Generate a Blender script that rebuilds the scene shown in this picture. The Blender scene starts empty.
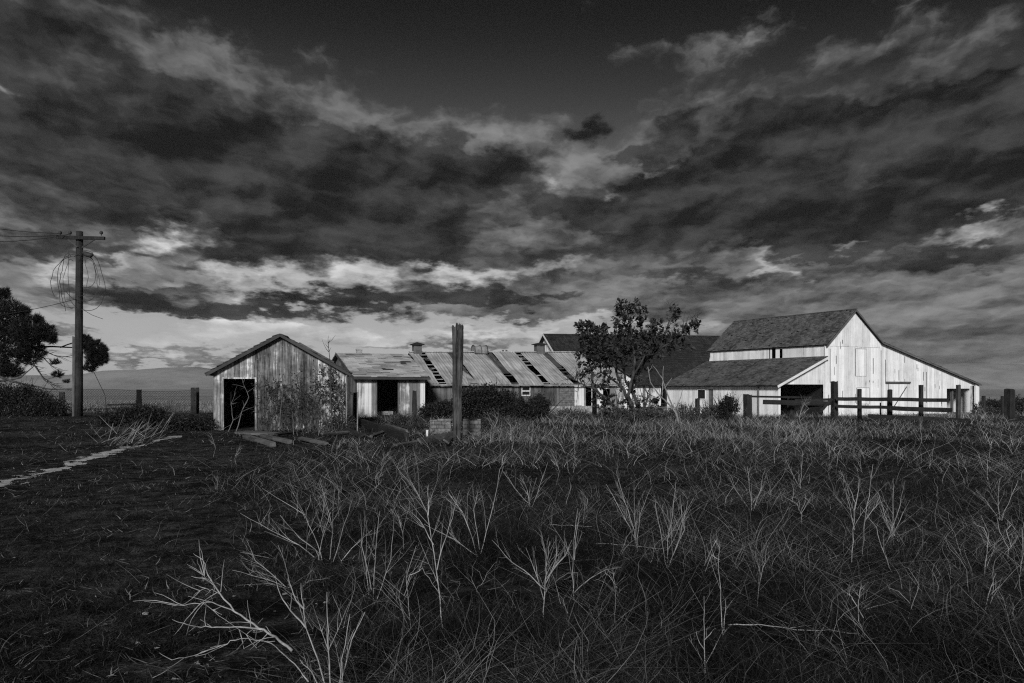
import bpy, math, random
import numpy as np
from mathutils import Vector, Matrix, noise as mnoise

random.seed(7)
rng = np.random.default_rng(7)
SC = bpy.context.scene
COL = SC.collection
R = math.radians
F = 796.4            # focal length in pixels of the 1024 px frame (28 mm lens)
CAMZ = 1.6
HOR = 388.0

# ------------------------------------------------------------------ terrain
def sm(t):
    t = max(0.0, min(1.0, t)); return t*t*(3-2*t)

def zt(x, y):
    z = -0.5*sm((y-41)/16)*sm((x-5)/9)
    z += 0.22*sm((-x-9)/8)*sm((y-25)/11)
    if 2 < y < 120:
        z += 0.05*mnoise.noise(Vector((x*0.35, y*0.35, 0)))*sm((y-2)/4)
        z += 0.02*mnoise.noise(Vector((x*1.3, y*1.3, 5)))
    return z

def P(px, py, d):
    return Vector(((px-512)/F*d, d, CAMZ+(HOR-py)/F*d))

def G(px, d, dz=0.0):
    x = (px-512)/F*d
    return Vector((x, d, zt(x, d)+dz))

def GD(px, py):
    """ground point under a pixel"""
    d = CAMZ*F/(py-HOR)
    for _ in range(6):
        x = (px-512)/F*d
        d = (CAMZ-zt(x, d))*F/(py-HOR)
    return G(px, d)

# ------------------------------------------------------------------ node helper
class NT:
    def __init__(s, tree):
        s.t = tree; s.n = tree.nodes; s.l = tree.links
    def new(s, typ, **kw):
        n = s.n.new(typ)
        for k, v in kw.items():
            setattr(n, k, v)
        return n
    def put(s, sock, v):
        if v is None: return
        if isinstance(v, bpy.types.NodeSocket): s.l.new(v, sock)
        elif isinstance(v, (int, float)) and sock.type in ('RGBA',): sock.default_value = (v, v, v, 1)
        elif isinstance(v, (int, float)) and sock.type == 'VECTOR': sock.default_value = (v, v, v)
        else: sock.default_value = v
    def math(s, op, a, b=None, c=None, clamp=False):
        n = s.new('ShaderNodeMath', operation=op, use_clamp=clamp)
        s.put(n.inputs[0], a); s.put(n.inputs[1], b)
        if c is not None: s.put(n.inputs[2], c)
        return n.outputs[0]
    def vmath(s, op, a, b=None):
        n = s.new('ShaderNodeVectorMath', operation=op)
        s.put(n.inputs[0], a)
        if b is not None: s.put(n.inputs[1], b)
        return n.outputs['Value'] if op in ('LENGTH', 'DOT_PRODUCT', 'DISTANCE') else n.outputs[0]
    def noise(s, vec, scale=5, detail=4, rough=0.55, dist=0.0, color=False):
        n = s.new('ShaderNodeTexNoise')
        s.put(n.inputs['Vector'], vec); s.put(n.inputs['Scale'], scale); s.put(n.inputs['Detail'], detail)
        s.put(n.inputs['Roughness'], rough); s.put(n.inputs['Distortion'], dist)
        return n.outputs['Color'] if color else n.outputs['Fac']
    def step(s, v, lo, hi, a=0.0, b=1.0):
        n = s.new('ShaderNodeMapRange', interpolation_type='SMOOTHSTEP')
        s.put(n.inputs[0], v); s.put(n.inputs[1], lo); s.put(n.inputs[2], hi); s.put(n.inputs[3], a); s.put(n.inputs[4], b)
        return n.outputs[0]
    def lin(s, v, lo, hi, a=0.0, b=1.0):
        n = s.new('ShaderNodeMapRange', interpolation_type='LINEAR')
        s.put(n.inputs[0], v); s.put(n.inputs[1], lo); s.put(n.inputs[2], hi); s.put(n.inputs[3], a); s.put(n.inputs[4], b)
        return n.outputs[0]
    def mix(s, f, a, b):
        n = s.new('ShaderNodeMix', data_type='FLOAT')
        s.put(n.inputs[0], f); s.put(n.inputs[2], a); s.put(n.inputs[3], b)
        return n.outputs[0]
    def comb(s, x, y, z):
        n = s.new('ShaderNodeCombineXYZ')
        s.put(n.inputs[0], x); s.put(n.inputs[1], y); s.put(n.inputs[2], z)
        return n.outputs[0]
    def sep(s, v):
        n = s.new('ShaderNodeSeparateXYZ'); s.put(n.inputs[0], v)
        return n.outputs
    def ramp(s, v, stops):
        n = s.new('ShaderNodeValToRGB'); s.put(n.inputs[0], v)
        e = n.color_ramp.elements
        while len(e) < len(stops): e.new(0.5)
        for i, (p, c) in enumerate(stops):
            e[i].position = p; e[i].color = (c, c, c, 1)
        return n.outputs[0]

def new_mat(name, rough=0.9, spec=0.2):
    m = bpy.data.materials.new(name); m.use_nodes = True
    t = NT(m.node_tree)
    b = m.node_tree.nodes['Principled BSDF']
    b.inputs['Roughness'].default_value = rough
    b.inputs['Specular IOR Level'].default_value = spec
    return m, t, b

def objco(t):
    return t.new('ShaderNodeTexCoord').outputs['Object']
def geo(t, k):
    return t.new('ShaderNodeNewGeometry').outputs[k]

def grey(t, v, b):
    c = t.new('ShaderNodeCombineColor')
    for i in range(3): t.put(c.inputs[i], v)
    t.l.new(c.outputs[0], b.inputs['Base Color'])

def bump(t, b, h, strength=0.4, dist=0.01):
    n = t.new('ShaderNodeBump')
    n.inputs['Strength'].default_value = strength; n.inputs['Distance'].default_value = dist
    t.put(n.inputs['Height'], h); t.l.new(n.outputs[0], b.inputs['Normal'])

AX = {'x': (0.8, 13, 13), 'y': (13, 0.8, 13), 'z': (13, 13, 0.8)}

def mat_wood(name, lo, hi, axis='z', paint=None, amt=0.5, island=0.35, patch=0.6):
    """weathered timber: streaks along the grain, tone per board, old paint where there is some left"""
    m, t, b = new_mat(name)
    co = objco(t)
    st = t.vmath('MULTIPLY', co, AX[axis])
    rnd = geo(t, 'Random Per Island')
    off = t.vmath('ADD', st, t.comb(t.math('MULTIPLY', rnd, 37.0), t.math('MULTIPLY', rnd, 11.0), t.math('MULTIPLY', rnd, 53.0)))
    grain = t.noise(off, 1.0, 6, 0.62)
    fine = t.noise(off, 4.5, 4, 0.6)
    blot = t.noise(co, patch, 5, 0.65)
    v = t.math('ADD', t.math('MULTIPLY', grain, 0.6), t.math('MULTIPLY', blot, 0.5))
    v = t.math('ADD', v, t.math('MULTIPLY', t.math('SUBTRACT', fine, .2), 0.35))
    v = t.math('ADD', v, t.math('MULTIPLY', t.math('SUBTRACT', rnd, 0.5), island))
    w = t.lin(t.step(v, 0.42, 0.95), 0, 1, lo, hi)
    if paint is not None:
        pm = t.math('ADD', t.math('MULTIPLY', grain, 0.45), t.math('MULTIPLY', blot, 0.6))
        pm = t.math('ADD', pm, t.math('MULTIPLY', t.math('SUBTRACT', rnd, 0.5), island*0.8))
        pm = t.math('ADD', pm, t.math('MULTIPLY', fine, 0.12))
        k = t.step(pm, 1.02-amt*0.95, 1.12-amt*0.95)
        pc = t.math('MULTIPLY', t.lin(v, 0.3, 1.0, 0.50, 1.10), paint)
        w = t.mix(k, w, pc)
    grey(t, w, b)
    bump(t, b, t.math('ADD', grain, t.math('MULTIPLY', fine, 0.5)), 0.5, 0.012)
    return m

def mat_shingle(name, lo, hi, moss=0.5):
    m, t, b = new_mat(name)
    co = objco(t); rnd = geo(t, 'Random Per Island')
    n1 = t.noise(co, 0.8, 5, 0.65); n2 = t.noise(co, 14, 4, 0.65)
    v = t.math('ADD', t.math('MULTIPLY', n1, 0.9), t.math('MULTIPLY', rnd, 0.32))
    v = t.math('ADD', v, t.math('MULTIPLY', n2, 0.3))
    w = t.lin(t.step(v, 0.35, 1.15), 0, 1, lo, hi)
    grey(t, w, b); bump(t, b, n2, 0.5, 0.02)
    return m

def mat_noise(name, lo, hi, s1=2.0, s2=20.0, rough=0.9, bmp=0.4, isl=0.0, bd=0.02):
    m, t, b = new_mat(name, rough)
    co = objco(t)
    n1 = t.noise(co, s1, 5, 0.6); n2 = t.noise(co, s2, 4, 0.65)
    v = t.math('ADD', t.math('MULTIPLY', n1, 0.65), t.math('MULTIPLY', n2, 0.35))
    if isl:
        v = t.math('ADD', v, t.math('MULTIPLY', t.math('SUBTRACT', geo(t, 'Random Per Island'), 0.5), isl))
    grey(t, t.lin(t.step(v, 0.3, 0.72), 0, 1, lo, hi), b)
    if bmp: bump(t, b, n2, bmp, bd)
    return m

def mat_metal(name, lo, hi):
    """galvanised roofing, rust streaks running down the slope (local y)"""
    m, t, b = new_mat(name, 0.6, 0.3)
    co = objco(t)
    st = t.vmath('MULTIPLY', co, (7, 0.5, 0.5))
    n1 = t.noise(st, 1.0, 6, 0.65); n2 = t.noise(co, 0.9, 5, 0.65); n3 = t.noise(co, 22, 3, 0.6)
    s = t.sep(co)
    seam = t.math('LESS_THAN', t.math('FRACT', t.math('MULTIPLY', s[0], 1.15)), 0.05)
    v = t.math('ADD', t.math('MULTIPLY', n1, 0.55), t.math('MULTIPLY', n2, 0.5))
    v = t.math('ADD', v, t.math('MULTIPLY', n3, 0.12))
    w = t.lin(t.step(v, 0.38, 0.85), 0, 1, lo, hi)
    w = t.math('MULTIPLY', w, t.lin(seam, 0, 1, 1.0, 0.6))
    grey(t, w, b); bump(t, b, n1, 0.2, 0.01)
    return m

def mat_leaf(name, lo, hi):
    m, t, b = new_mat(name, 0.6, 0.3)
    rnd = geo(t, 'Random Per Island')
    grey(t, t.lin(t.math('POWER', rnd, 1.6), 0, 1, lo, hi), b)
    return m

def mat_attr(name, rough=0.8):
    m, t, b = new_mat(name, rough, 0.15)
    a = t.new('ShaderNodeAttribute', attribute_name='tone')
    grey(t, a.outputs['Fac'], b)
    return m

# ------------------------------------------------------------------ mesh helper
class MB:
    def __init__(s): s.v = []; s.f = []
    def add(s, vs, fs):
        o = len(s.v); s.v += [tuple(v) for v in vs]; s.f += [tuple(i+o for i in f) for f in fs]
    def box(s, x0, x1, y0, y1, z0, z1):
        s.add([(x0,y0,z0),(x1,y0,z0),(x1,y1,z0),(x0,y1,z0),(x0,y0,z1),(x1,y0,z1),(x1,y1,z1),(x0,y1,z1)],
              [(0,3,2,1),(4,5,6,7),(0,1,5,4),(1,2,6,5),(2,3,7,6),(3,0,4,7)])
    def hexa(s, a, b):
        """solid between two quads with matching corners"""
        s.add(list(a)+list(b), [(0,3,2,1),(4,5,6,7),(0,1,5,4),(1,2,6,5),(2,3,7,6),(3,0,4,7)])
    def bar(s, p, q, w, h, roll=0.0, up=Vector((0,0,1)), taper=1.0):
        p = Vector(p); q = Vector(q); d = (q-p).normalized()
        sd = d.cross(up)
        if sd.length < 1e-4: sd = Vector((1,0,0))
        sd.normalize(); u = sd.cross(d)
        if roll:
            m = Matrix.Rotation(roll, 3, d); sd = m @ sd; u = m @ u
        a = [p+sd*w/2*i+u*h/2*j for i, j in ((-1,-1),(1,-1),(1,1),(-1,1))]
        b = [q+(sd*w/2*i+u*h/2*j)*taper for i, j in ((-1,-1),(1,-1),(1,1),(-1,1))]
        s.hexa(a, b)
    def tube(s, pts, rad, n=6, cap=True):
        pts = [Vector(p) for p in pts]
        if not hasattr(rad, '__len__'): rad = [rad]*len(pts)
        o = len(s.v); prev = None
        for i, p in enumerate(pts):
            d = (pts[min(i+1, len(pts)-1)]-pts[max(i-1, 0)])
            if d.length < 1e-6: d = Vector((0,0,1))
            d.normalize()
            if prev is None:
                a = d.cross(Vector((0,0,1)) if abs(d.z) < 0.9 else Vector((1,0,0))).normalized()
            else:
                a = (prev-d*prev.dot(d))
                a = a.normalized() if a.length > 1e-6 else d.orthogonal().normalized()
            prev = a; b = d.cross(a)
            for k in range(n):
                t = 2*math.pi*k/n
                s.v.append(tuple(p+(a*math.cos(t)+b*math.sin(t))*rad[i]))
        for i in range(len(pts)-1):
            for k in range(n):
                k2 = (k+1) % n
                s.f.append((o+i*n+k, o+i*n+k2, o+(i+1)*n+k2, o+(i+1)*n+k))
        if cap:
            s.f.append(tuple(o+k for k in reversed(range(n))))
            e = o+(len(pts)-1)*n
            s.f.append(tuple(e+k for k in range(n)))
    def leaf(s, p, d, l, w, up):
        d = d.normalized(); sd = d.cross(up)
        if sd.length < 1e-3: sd = d.orthogonal()
        sd.normalize(); nn = sd.cross(d)
        p = Vector(p)
        s.add([p, p+d*l*0.45+sd*w/2+nn*w*0.12, p+d*l, p+d*l*0.45-sd*w/2+nn*w*0.12], [(0,1,2,3)])
    def build(s, name, mat, parent=None, smooth=False):
        me = bpy.data.meshes.new(name)
        me.from_pydata(s.v, [], s.f); me.update()
        if smooth: me.polygons.foreach_set('use_smooth', [True]*len(me.polygons))
        if mat: me.materials.append(mat)
        o = bpy.data.objects.new(name, me); COL.objects.link(o)
        if parent: o.parent = parent
        return o

def tag(o, label=None, cat=None, group=None, kind=None):
    if label: o['label'] = label
    if cat: o['category'] = cat
    if group: o['group'] = group
    if kind: o['kind'] = kind
    return o

def thing(name, label, cat, loc=(0,0,0), rotz=0.0, group=None):
    o = bpy.data.objects.new(name, None); COL.objects.link(o)
    o.location = loc; o.rotation_euler = (0,0,rotz); o.empty_display_size = 0.2
    return tag(o, label, cat, group)

def rv(a=1.0):
    return Vector((random.uniform(-a,a), random.uniform(-a,a), random.uniform(-a,a)))
def rdir():
    while True:
        v = rv()
        if 0.05 < v.length < 1: return v.normalized()

# ------------------------------------------------------------------ materials
M = {}
M['shed_wood'] = mat_wood('shed_wood', 0.02, 0.38, 'z', 0.68, 0.42, 0.22, 1.9)
M['pale_wood'] = mat_wood('pale_wood', 0.14, 0.42, 'z', 0.66, 0.50, 0.45, 1.2)
M['white_board'] = mat_wood('white_board', 0.14, 0.5, 'z', 0.86, 0.76, 0.30, 1.3)
M['white_side'] = mat_wood('white_side', 0.22, 0.5, 'z', 0.82, 0.76, 0.32, 1.3)
M['white_trim'] = mat_wood('white_trim', 0.40, 0.6, 'x', 0.78, 0.85, 0.1, 0.7)
M['grey_wood_z'] = mat_wood('grey_wood_upright', 0.03, 0.16, 'z', None, 0, 0.3, 2.0)
M['grey_wood_x'] = mat_wood('grey_wood_lying', 0.025, 0.13, 'x', None, 0, 0.3, 2.0)
M['post_wood'] = mat_wood('dark_post_wood', 0.005, 0.04, 'z', None, 0, 0.2, 2.5)
M['rail_wood'] = mat_wood('dark_rail_wood', 0.005, 0.03, 'x', None, 0, 0.2, 2.5)
M['light_post'] = mat_wood('bleached_post_wood', 0.006, 0.105, 'z', None, 0, 0.2, 2.5)
M['dark_in'] = mat_wood('shaded_interior_wood', 0.008, 0.02, 'z')  # indoor shade put into the near-black colour of the dirty timber
M['barn_roof'] = mat_shingle('old_cedar_shingle', 0.02, 0.15)
M['dark_roof'] = mat_shingle('dark_tar_shingle', 0.010, 0.04)
M['patch_roof'] = mat_shingle('bleached_shingle', 0.16, 0.55)
M['shed_roof'] = mat_shingle('weathered_roofing', 0.015, 0.08)
M['tin'] = mat_metal('galvanised_tin', 0.18, 0.52)
M['tin_dark'] = mat_metal('rusted_tin', 0.03, 0.12)
M['bark'] = mat_noise('dark_bark', 0.012, 0.085, 4, 30)
M['pale_bark'] = mat_noise('bleached_dead_wood', 0.07, 0.28, 5, 40)
M['leaf'] = mat_leaf('broad_leaf', 0.005, 0.045)
M['needle'] = mat_leaf('pine_needle', 0.004, 0.022)
M['bush'] = mat_leaf('bush_leaf', 0.004, 0.025)
M['bush2'] = mat_leaf('dry_bush_leaf', 0.02, 0.09)
M['vine'] = mat_leaf('vine_leaf', 0.012, 0.06)
M['concrete'] = mat_noise('old_concrete', 0.10, 0.30, 3, 25)
M['plaster'] = mat_noise('stained_plaster', 0.12, 0.45, 2.5, 18)
M['brick'] = mat_noise('rubble_wall', 0.05, 0.22, 5, 22)
M['dry'] = mat_noise('dry_stalk', 0.13, 0.44, 6, 40, 0.8, 0.0)
M['dry2'] = mat_noise('grey_dry_stalk', 0.05, 0.18, 6, 40, 0.8, 0.0)
M['wire'] = mat_noise('old_wire', 0.02, 0.05, 5, 30, 0.6, 0.0)
M['grass'] = mat_attr('grass_blades')
M['haybits'] = mat_attr('dry_straw')

# ------------------------------------------------------------------ ground
def ground():
    ys = list(np.arange(-40, 2, 4.0))+list(np.arange(2, 62, 0.4))
    y = 62.0; st = 0.5
    while y < 2400: ys.append(y); st *= 1.12; y += st
    ys.append(2400.0)
    xs = list(np.arange(0, 45, 0.5)); x = 45.0; st = 0.6
    while x < 2300: xs.append(x); st *= 1.14; x += st
    xs.append(2300.0)
    xs = [-v for v in reversed(xs[1:])]+xs
    nx = len(xs); v = []; f = []
    for yy in ys:
        for xx in xs: v.append((xx, yy, zt(xx, yy)))
    for j in range(len(ys)-1):
        for i in range(nx-1):
            a = j*nx+i; f.append((a, a+1, a+nx+1, a+nx))
    m, t, b = new_mat('soil_and_turf', 0.95, 0.05)
    co = objco(t); s = t.sep(co)
    n1 = t.noise(co, 0.35, 6, 0.6); n2 = t.noise(co, 3.2, 5, 0.7); n3 = t.noise(co, 28, 4, 0.7)
    v1 = t.math('ADD', t.math('MULTIPLY', n1, 0.5), t.math('ADD', t.math('MULTIPLY', n2, 0.3), t.math('MULTIPLY', n3, 0.3)))
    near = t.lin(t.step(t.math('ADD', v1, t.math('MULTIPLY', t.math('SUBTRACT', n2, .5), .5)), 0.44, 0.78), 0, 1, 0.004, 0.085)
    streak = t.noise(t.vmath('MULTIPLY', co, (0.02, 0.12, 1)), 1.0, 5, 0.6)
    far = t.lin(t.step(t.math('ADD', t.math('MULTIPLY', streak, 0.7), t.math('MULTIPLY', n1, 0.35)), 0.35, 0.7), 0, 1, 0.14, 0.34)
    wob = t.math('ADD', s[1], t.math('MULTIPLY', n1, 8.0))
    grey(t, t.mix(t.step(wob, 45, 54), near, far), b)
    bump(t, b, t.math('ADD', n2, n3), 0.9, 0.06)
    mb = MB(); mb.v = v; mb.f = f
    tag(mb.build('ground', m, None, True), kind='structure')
ground()

def path():
    pts = [(-40,494,10),(0,484,9),(30,476,8),(62,468,7),(95,456,6),(130,447,5),(160,440,3.5),(182,436,2.5)]
    L = []
    for px, py, w in pts: L.append((GD(px, py-w*0.42), GD(px, py+w*0.42)))
    mb = MB(); N = 520; K = 22; rows = []
    for i in range(N+1):
        u = i/N*(len(L)-1); k = min(int(u), len(L)-2); fr = u-k
        a = L[k][0].lerp(L[k+1][0], fr); b = L[k][1].lerp(L[k+1][1], fr)
        c = (a+b)/2+(b-a)*(.25*mnoise.noise(Vector((i*.04,0,3)))); h = (b-a)*.85
        for q in range(K+1):
            p = c+h*(q/K*2-1); mb.v.append((p.x, p.y, zt(p.x, p.y)+.008))
    for i in range(N):
        for q in range(K):
            t_ = q/K*2-1
            p = mb.v[i*(K+1)+q]
            f = .26-abs(t_)*.80+.9*mnoise.noise(Vector((p[0]*.8, p[1]*.6, 3)))+.8*mnoise.noise(Vector((p[0]*3.5, p[1]*2.0, 8)))+.5*mnoise.noise(Vector((p[0]*11, p[1]*6, 1)))
            if f > 0:
                a = i*(K+1)+q; mb.f.append((a, a+1, a+K+2, a+K+1))
    tag(mb.build('path', mat_noise('pale_dirt', 0.12, 0.60, 3.5, 22), None, True), kind='structure')
path()

def hills():
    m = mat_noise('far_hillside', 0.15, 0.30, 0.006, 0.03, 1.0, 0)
    sets = [[(-420,380),(-200,375),(0,374.5),(60,375),(95,373.5),(112,370),(150,368.8),(172,367),(196,366),(216,369),(245,374),(300,378),(400,384),(480,388)],
            [(800,388),(860,379),(895,366.5),(930,364),(960,362.5),(1000,363.5),(1060,364),(1200,366),(1400,376)]]
    mb = MB()
    for st in sets:
        N = 150; K = 12; o = len(mb.v)
        for i in range(N+1):
            px = st[0][0]+(st[-1][0]-st[0][0])*i/N
            k = max(j for j in range(len(st)-1) if st[j][0] <= px+1e-6)
            fr = (px-st[k][0])/(st[k+1][0]-st[k][0])
            hh = (HOR-(st[k][1]+(st[k+1][1]-st[k][1])*fr))/F*1500
            hh = max(0, hh+1.6+1.0*mnoise.noise(Vector((i*0.35, 0, 1))))
            for j in range(K+1):
                q = j/K
                d = 1250+q*500
                prof = math.sin(math.pi*min(q*1.0,1))**1.2
                rg = 1+0.25*mnoise.noise(Vector((i*0.22, q*5, 4)))*(1-prof)
                mb.v.append(((px-512)/F*1500, d, hh*prof*rg-1.0))
        for i in range(N):
            for j in range(K):
                a = o+i*(K+1)+j; mb.f.append((a, a+K+1, a+K+2, a+1))
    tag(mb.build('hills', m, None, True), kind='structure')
hills()

# ------------------------------------------------------------------ building helpers
def plank_wall(L0, L1, top, bot, opens=(), bw=0.2, y=0.0, th=0.025, gap=0.008, jit=0.01, jb=0.03, cuts=(), flip=None, skip=0.0):
    """vertical boards between x=L0..L1 under the line top(x), with openings (x0,x1,z0,z1); flip maps (x,y,z) to another wall"""
    mb = MB(); xs = [L0]; x = L0
    while x < L1-bw*0.6:
        x += bw*random.uniform(0.8, 1.2); xs.append(min(x, L1))
    if xs[-1] < L1: xs.append(L1)
    for o in opens: xs += [o[0], o[1]]
    xs = sorted(set(list(xs)+list(cuts)))
    xs = [x for x in xs if L0 <= x <= L1]
    for a, b in zip(xs[:-1], xs[1:]):
        if b-a < 0.012: continue
        if skip and random.random() < skip: continue
        a2, b2 = a+gap/2, b-gap/2
        yo = y-random.uniform(0, jit)
        zb = bot+random.uniform(-jb, 0.02)
        segs = [(zb, None)]
        for o in opens:
            if o[0] <= a+1e-4 and o[1] >= b-1e-4:
                ns = []
                for s0, s1 in segs:
                    if o[2] > s0: ns.append((s0, o[2]))
                    if s1 is None or s1 > o[3]: ns.append((max(o[3], s0), s1))
                segs = ns
        for s0, s1 in segs:
            ta = top(a2) if s1 is None else s1; tb = top(b2) if s1 is None else s1
            if max(ta, tb) <= s0+0.01: continue
            ta = max(ta, s0+0.005); tb = max(tb, s0+0.005)
            q = [(a2,yo,s0),(b2,yo,s0),(b2,yo+th,s0),(a2,yo+th,s0)]
            r = [(a2,yo,ta),(b2,yo,tb),(b2,yo+th,tb),(a2,yo+th,ta)]
            if flip:
                q = [flip(*p) for p in q]; r = [flip(*p) for p in r]
            mb.hexa(q, r)
    return mb

def shingle_roof(e0, e1, r1, r0, courses, tab, th=0.03, rag=0.03, miss=0.0, lift=0.02):
    """e0-e1: eave, r0-r1: ridge; separate overlapping shingles course by course, over a thin deck"""
    e0, e1, r0, r1 = map(Vector, (e0, e1, r0, r1))
    mb = MB()
    nrm = (e1-e0).cross(r0-e0).normalized()
    if nrm.z < 0: nrm = -nrm
    def pt(u, v): return e0.lerp(e1, u).lerp(r0.lerp(r1, u), v)
    L = (e1-e0).length
    for c in range(courses):
        v0 = c/courses; v1 = min(1.0, (c+1.25)/courses)
        u = -random.random()*tab/L
        while u < 1:
            w = tab*random.uniform(0.6, 1.4)/L
            a, b = max(0, u), min(1, u+w)
            u += w
            if b-a < 1e-4 or random.random() < miss: continue
            vv = v0-random.uniform(0, rag)/courses*3
            if c == 0: vv = max(vv, -0.01)
            g = 0.0015
            l = th*1.1+random.uniform(0, lift)
            bl = [pt(a+g, vv)+nrm*l, pt(b-g, vv)+nrm*l, pt(b-g, v1)+nrm*0.004, pt(a+g, v1)+nrm*0.004]
            tl = [p+nrm*th for p in bl]
            mb.hexa(bl, tl)
    deck = MB()
    a = [pt(0,0), pt(1,0), pt(1,1), pt(0,1)]
    deck.hexa([p-nrm*0.05 for p in a], [p for p in a])
    return mb, deck

# ------------------------------------------------------------------ white barn
def white_barn():
    o = thing('barn', 'large white wooden barn with high gable, dark shingle roof and long side roofs', 'barn',
              (25.7, 60.0, -0.5), R(28))
    LEN = 12.3; WL, WR, ML, MR = -7.75, 15.4, -3.0, 3.05
    RZ, EL, BR = 8.0, 5.35, 5.62
    LT, LE, RE = 4.42, 2.42, 2.42
    def top(x):
        if x < ML: return LE+(x-WL)/(ML-WL)*(LT-LE)-0.06
        if x < 0: return EL+(x-ML)/(-ML)*(RZ-EL)-0.06
        if x < MR: return RZ+x/MR*(BR-RZ)-0.06
        return BR+(x-MR)/(WR-MR)*(RE-BR)-0.06
    # gable front: upper boards stand proud of the lower ones at a seam
    SEAM = 5.2
    plank_wall(ML, MR, top, SEAM, (), 0.27, -0.03, jb=0.015, gap=.02).build('gable_boarding', M['white_board'], o)
    plank_wall(ML, WR, lambda x: min(top(x), SEAM) if x < MR else top(x), 0.0,
               [(11.25, 14.33, -0.2, 2.05), (WR-0.75, WR-0.45, -0.2, 2.3)], 0.27, 0.0, cuts=(MR,), gap=.02).build('front_wall', M['white_board'], o)
    plank_wall(WL, ML-0.02, top, 0.0, [(WL+0.16, -3.2, -0.2, 2.36)], 0.27, 0.01, gap=.02).build('side_shed_front', M['white_board'], o)
    f = lambda x, y, z: (WL+y, x, z)
    # long left wall (faces local -x)
    plank_wall(0.03, LEN, lambda x: LE-0.05, 0.0, [(7.55, 8.45, 1.25, 1.95), (6.65, 7.2, 0.15, 2.0)], 0.25, 0.0, flip=f, jit=0.014, gap=.025).build('long_wall', M['white_side'], o)
    f2 = lambda x, y, z: (ML+y, x, z)
    plank_wall(0.03, LEN, lambda x: EL-0.02, LT-0.15, [(4.1, 4.4, 4.2, 5.15), (4.8, 5.2, 4.2, 5.4), (5.4, 5.5, 4.2, 5.4)], 0.25, 0.0, flip=f2).build('clerestory_wall', M['white_side'], o)
    fb = lambda x, y, z: (x, LEN-y, z)
    plank_wall(WL, WR, top, 0.0, (), 0.3, 0.0, flip=fb).build('rear_wall', M['white_side'], o)
    fr = lambda x, y, z: (WR-y, x, z)
    plank_wall(0.03, LEN, lambda x: RE-0.05, 0.0, (), 0.3, 0.0, flip=fr).build('right_wall', M['white_side'], o)
    # inner partitions keep the openings black inside
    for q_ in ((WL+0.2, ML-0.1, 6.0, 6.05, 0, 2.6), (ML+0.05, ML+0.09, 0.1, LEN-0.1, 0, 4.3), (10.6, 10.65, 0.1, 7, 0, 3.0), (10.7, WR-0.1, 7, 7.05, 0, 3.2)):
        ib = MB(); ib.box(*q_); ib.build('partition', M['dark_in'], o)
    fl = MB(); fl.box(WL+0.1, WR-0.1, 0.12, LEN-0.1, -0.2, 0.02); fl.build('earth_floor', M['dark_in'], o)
    # roofs
    OV = 0.28
    def roof(x0, z0, x1, z1, name, n=16):
        s, d = shingle_roof((x0, -OV, z0), (x0, LEN+OV, z0), (x1, LEN+OV, z1), (x1, -OV, z1), int(n*1.3), 0.2, 0.03, 0.07, .015)
        r = s.build(name, M['barn_roof'], o); d.build('roof_deck', M['dark_in'], r); return r
    sl = (RZ-EL)/(-ML)
    roof(ML-0.16, EL-0.10*sl, 0.0, RZ, 'main_roof', 20)
    roof(MR, BR, 0.0, RZ, 'main_roof', 18)
    p = (LT-LE)/(ML-WL)
    roof(WL-0.4, LE-0.4*p, ML-0.01, LT, 'lean_to_roof', 20)
    q = (BR-RE)/(WR-MR)
    roof(WR+0.14, RE-0.14*q, MR, BR, 'lean_to_roof', 34)
    cap = MB(); cap.bar((0.02, -OV-.02, RZ+0.05), (0.02, LEN+OV, RZ+0.05), 0.24, 0.05); cap.build('ridge_cap', M['barn_roof'], o)
    # barge boards
    for name, a, b in (('bargeboard', (0, RZ), (MR, BR)), ('bargeboard', (MR, BR), (WR+0.13, RE-0.13*q)), ('bargeboard', (0, RZ), (ML-0.14, EL-0.12*sl))):
        t = MB(); t.bar((a[0], -OV-0.02, a[1]-0.07), (b[0], -OV-0.02, b[1]-0.07), 0.03, 0.11)
        t.build(name, M['barn_roof'], o)
    t = MB(); t.bar((ML+.05, -OV-0.02, LT-0.07), (WL-0.38, -OV-0.02, LE-0.38*p-0.07), 0.03, 0.17); t.build('bargeboard', M['white_trim'], o)
    # corner boards and jambs
    t = MB(); t.box(ML-0.12, ML+0.1, -0.06, -0.035, 0.0, SEAM); t.build('corner_board', M['white_board'], o)
    t = MB(); t.box(WL-0.05, WL+0.16, -0.05, 0.0, 0, LE); t.build('corner_board', M['white_board'], o)
    t = MB(); t.box(WR-0.42, WR+0.05, -0.12, -0.03, 0, RE); t.build('corner_board', M['white_board'], o)
    t = MB(); t.box(14.36, 14.62, -0.06, -0.032, 0, 2.3); t.build('door_jamb', M['pale_wood'], o)
    t = MB(); t.box(12.55, 12.75, 0.4, 0.55, 0, 2.3); t.build('inner_post', M['grey_wood_z'], o)
    # hatches and doors on the gable: planked leaves with dark seams
    def leafdoor(x0, x1, z0, z1, brace, rail):
        d = thing_part('door', o)
        mb = plank_wall(x0, x1, lambda x: z1, z0, (), 0.25, -0.05, 0.02, jb=0.004)
        dd = mb.build('door', M['white_board'], o)
        fr = MB()
        for xx in (x0, x1): fr.box(xx-0.018, xx+0.018, -0.056, -0.038, z0, z1)
        fr.box(x0-0.018, x1+0.018, -0.058, -0.04, z1, z1+0.03)
        fr.build('door_seam', M['grey_wood_z'], dd)
        if brace:
            b = MB(); b.bar((x0+0.1, -0.075, z0+0.1), (x1-0.1, -0.075, z1-0.2), 0.03, 0.07); b.build('brace', M['grey_wood_x'], dd)
        if rail:
            b = MB(); b.box(x0-0.4, x1+0.35, -0.12, -0.06, z1+0.06, z1+0.20); b.build('door_track', M['grey_wood_x'], dd)
    def thing_part(*a): return None
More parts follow.
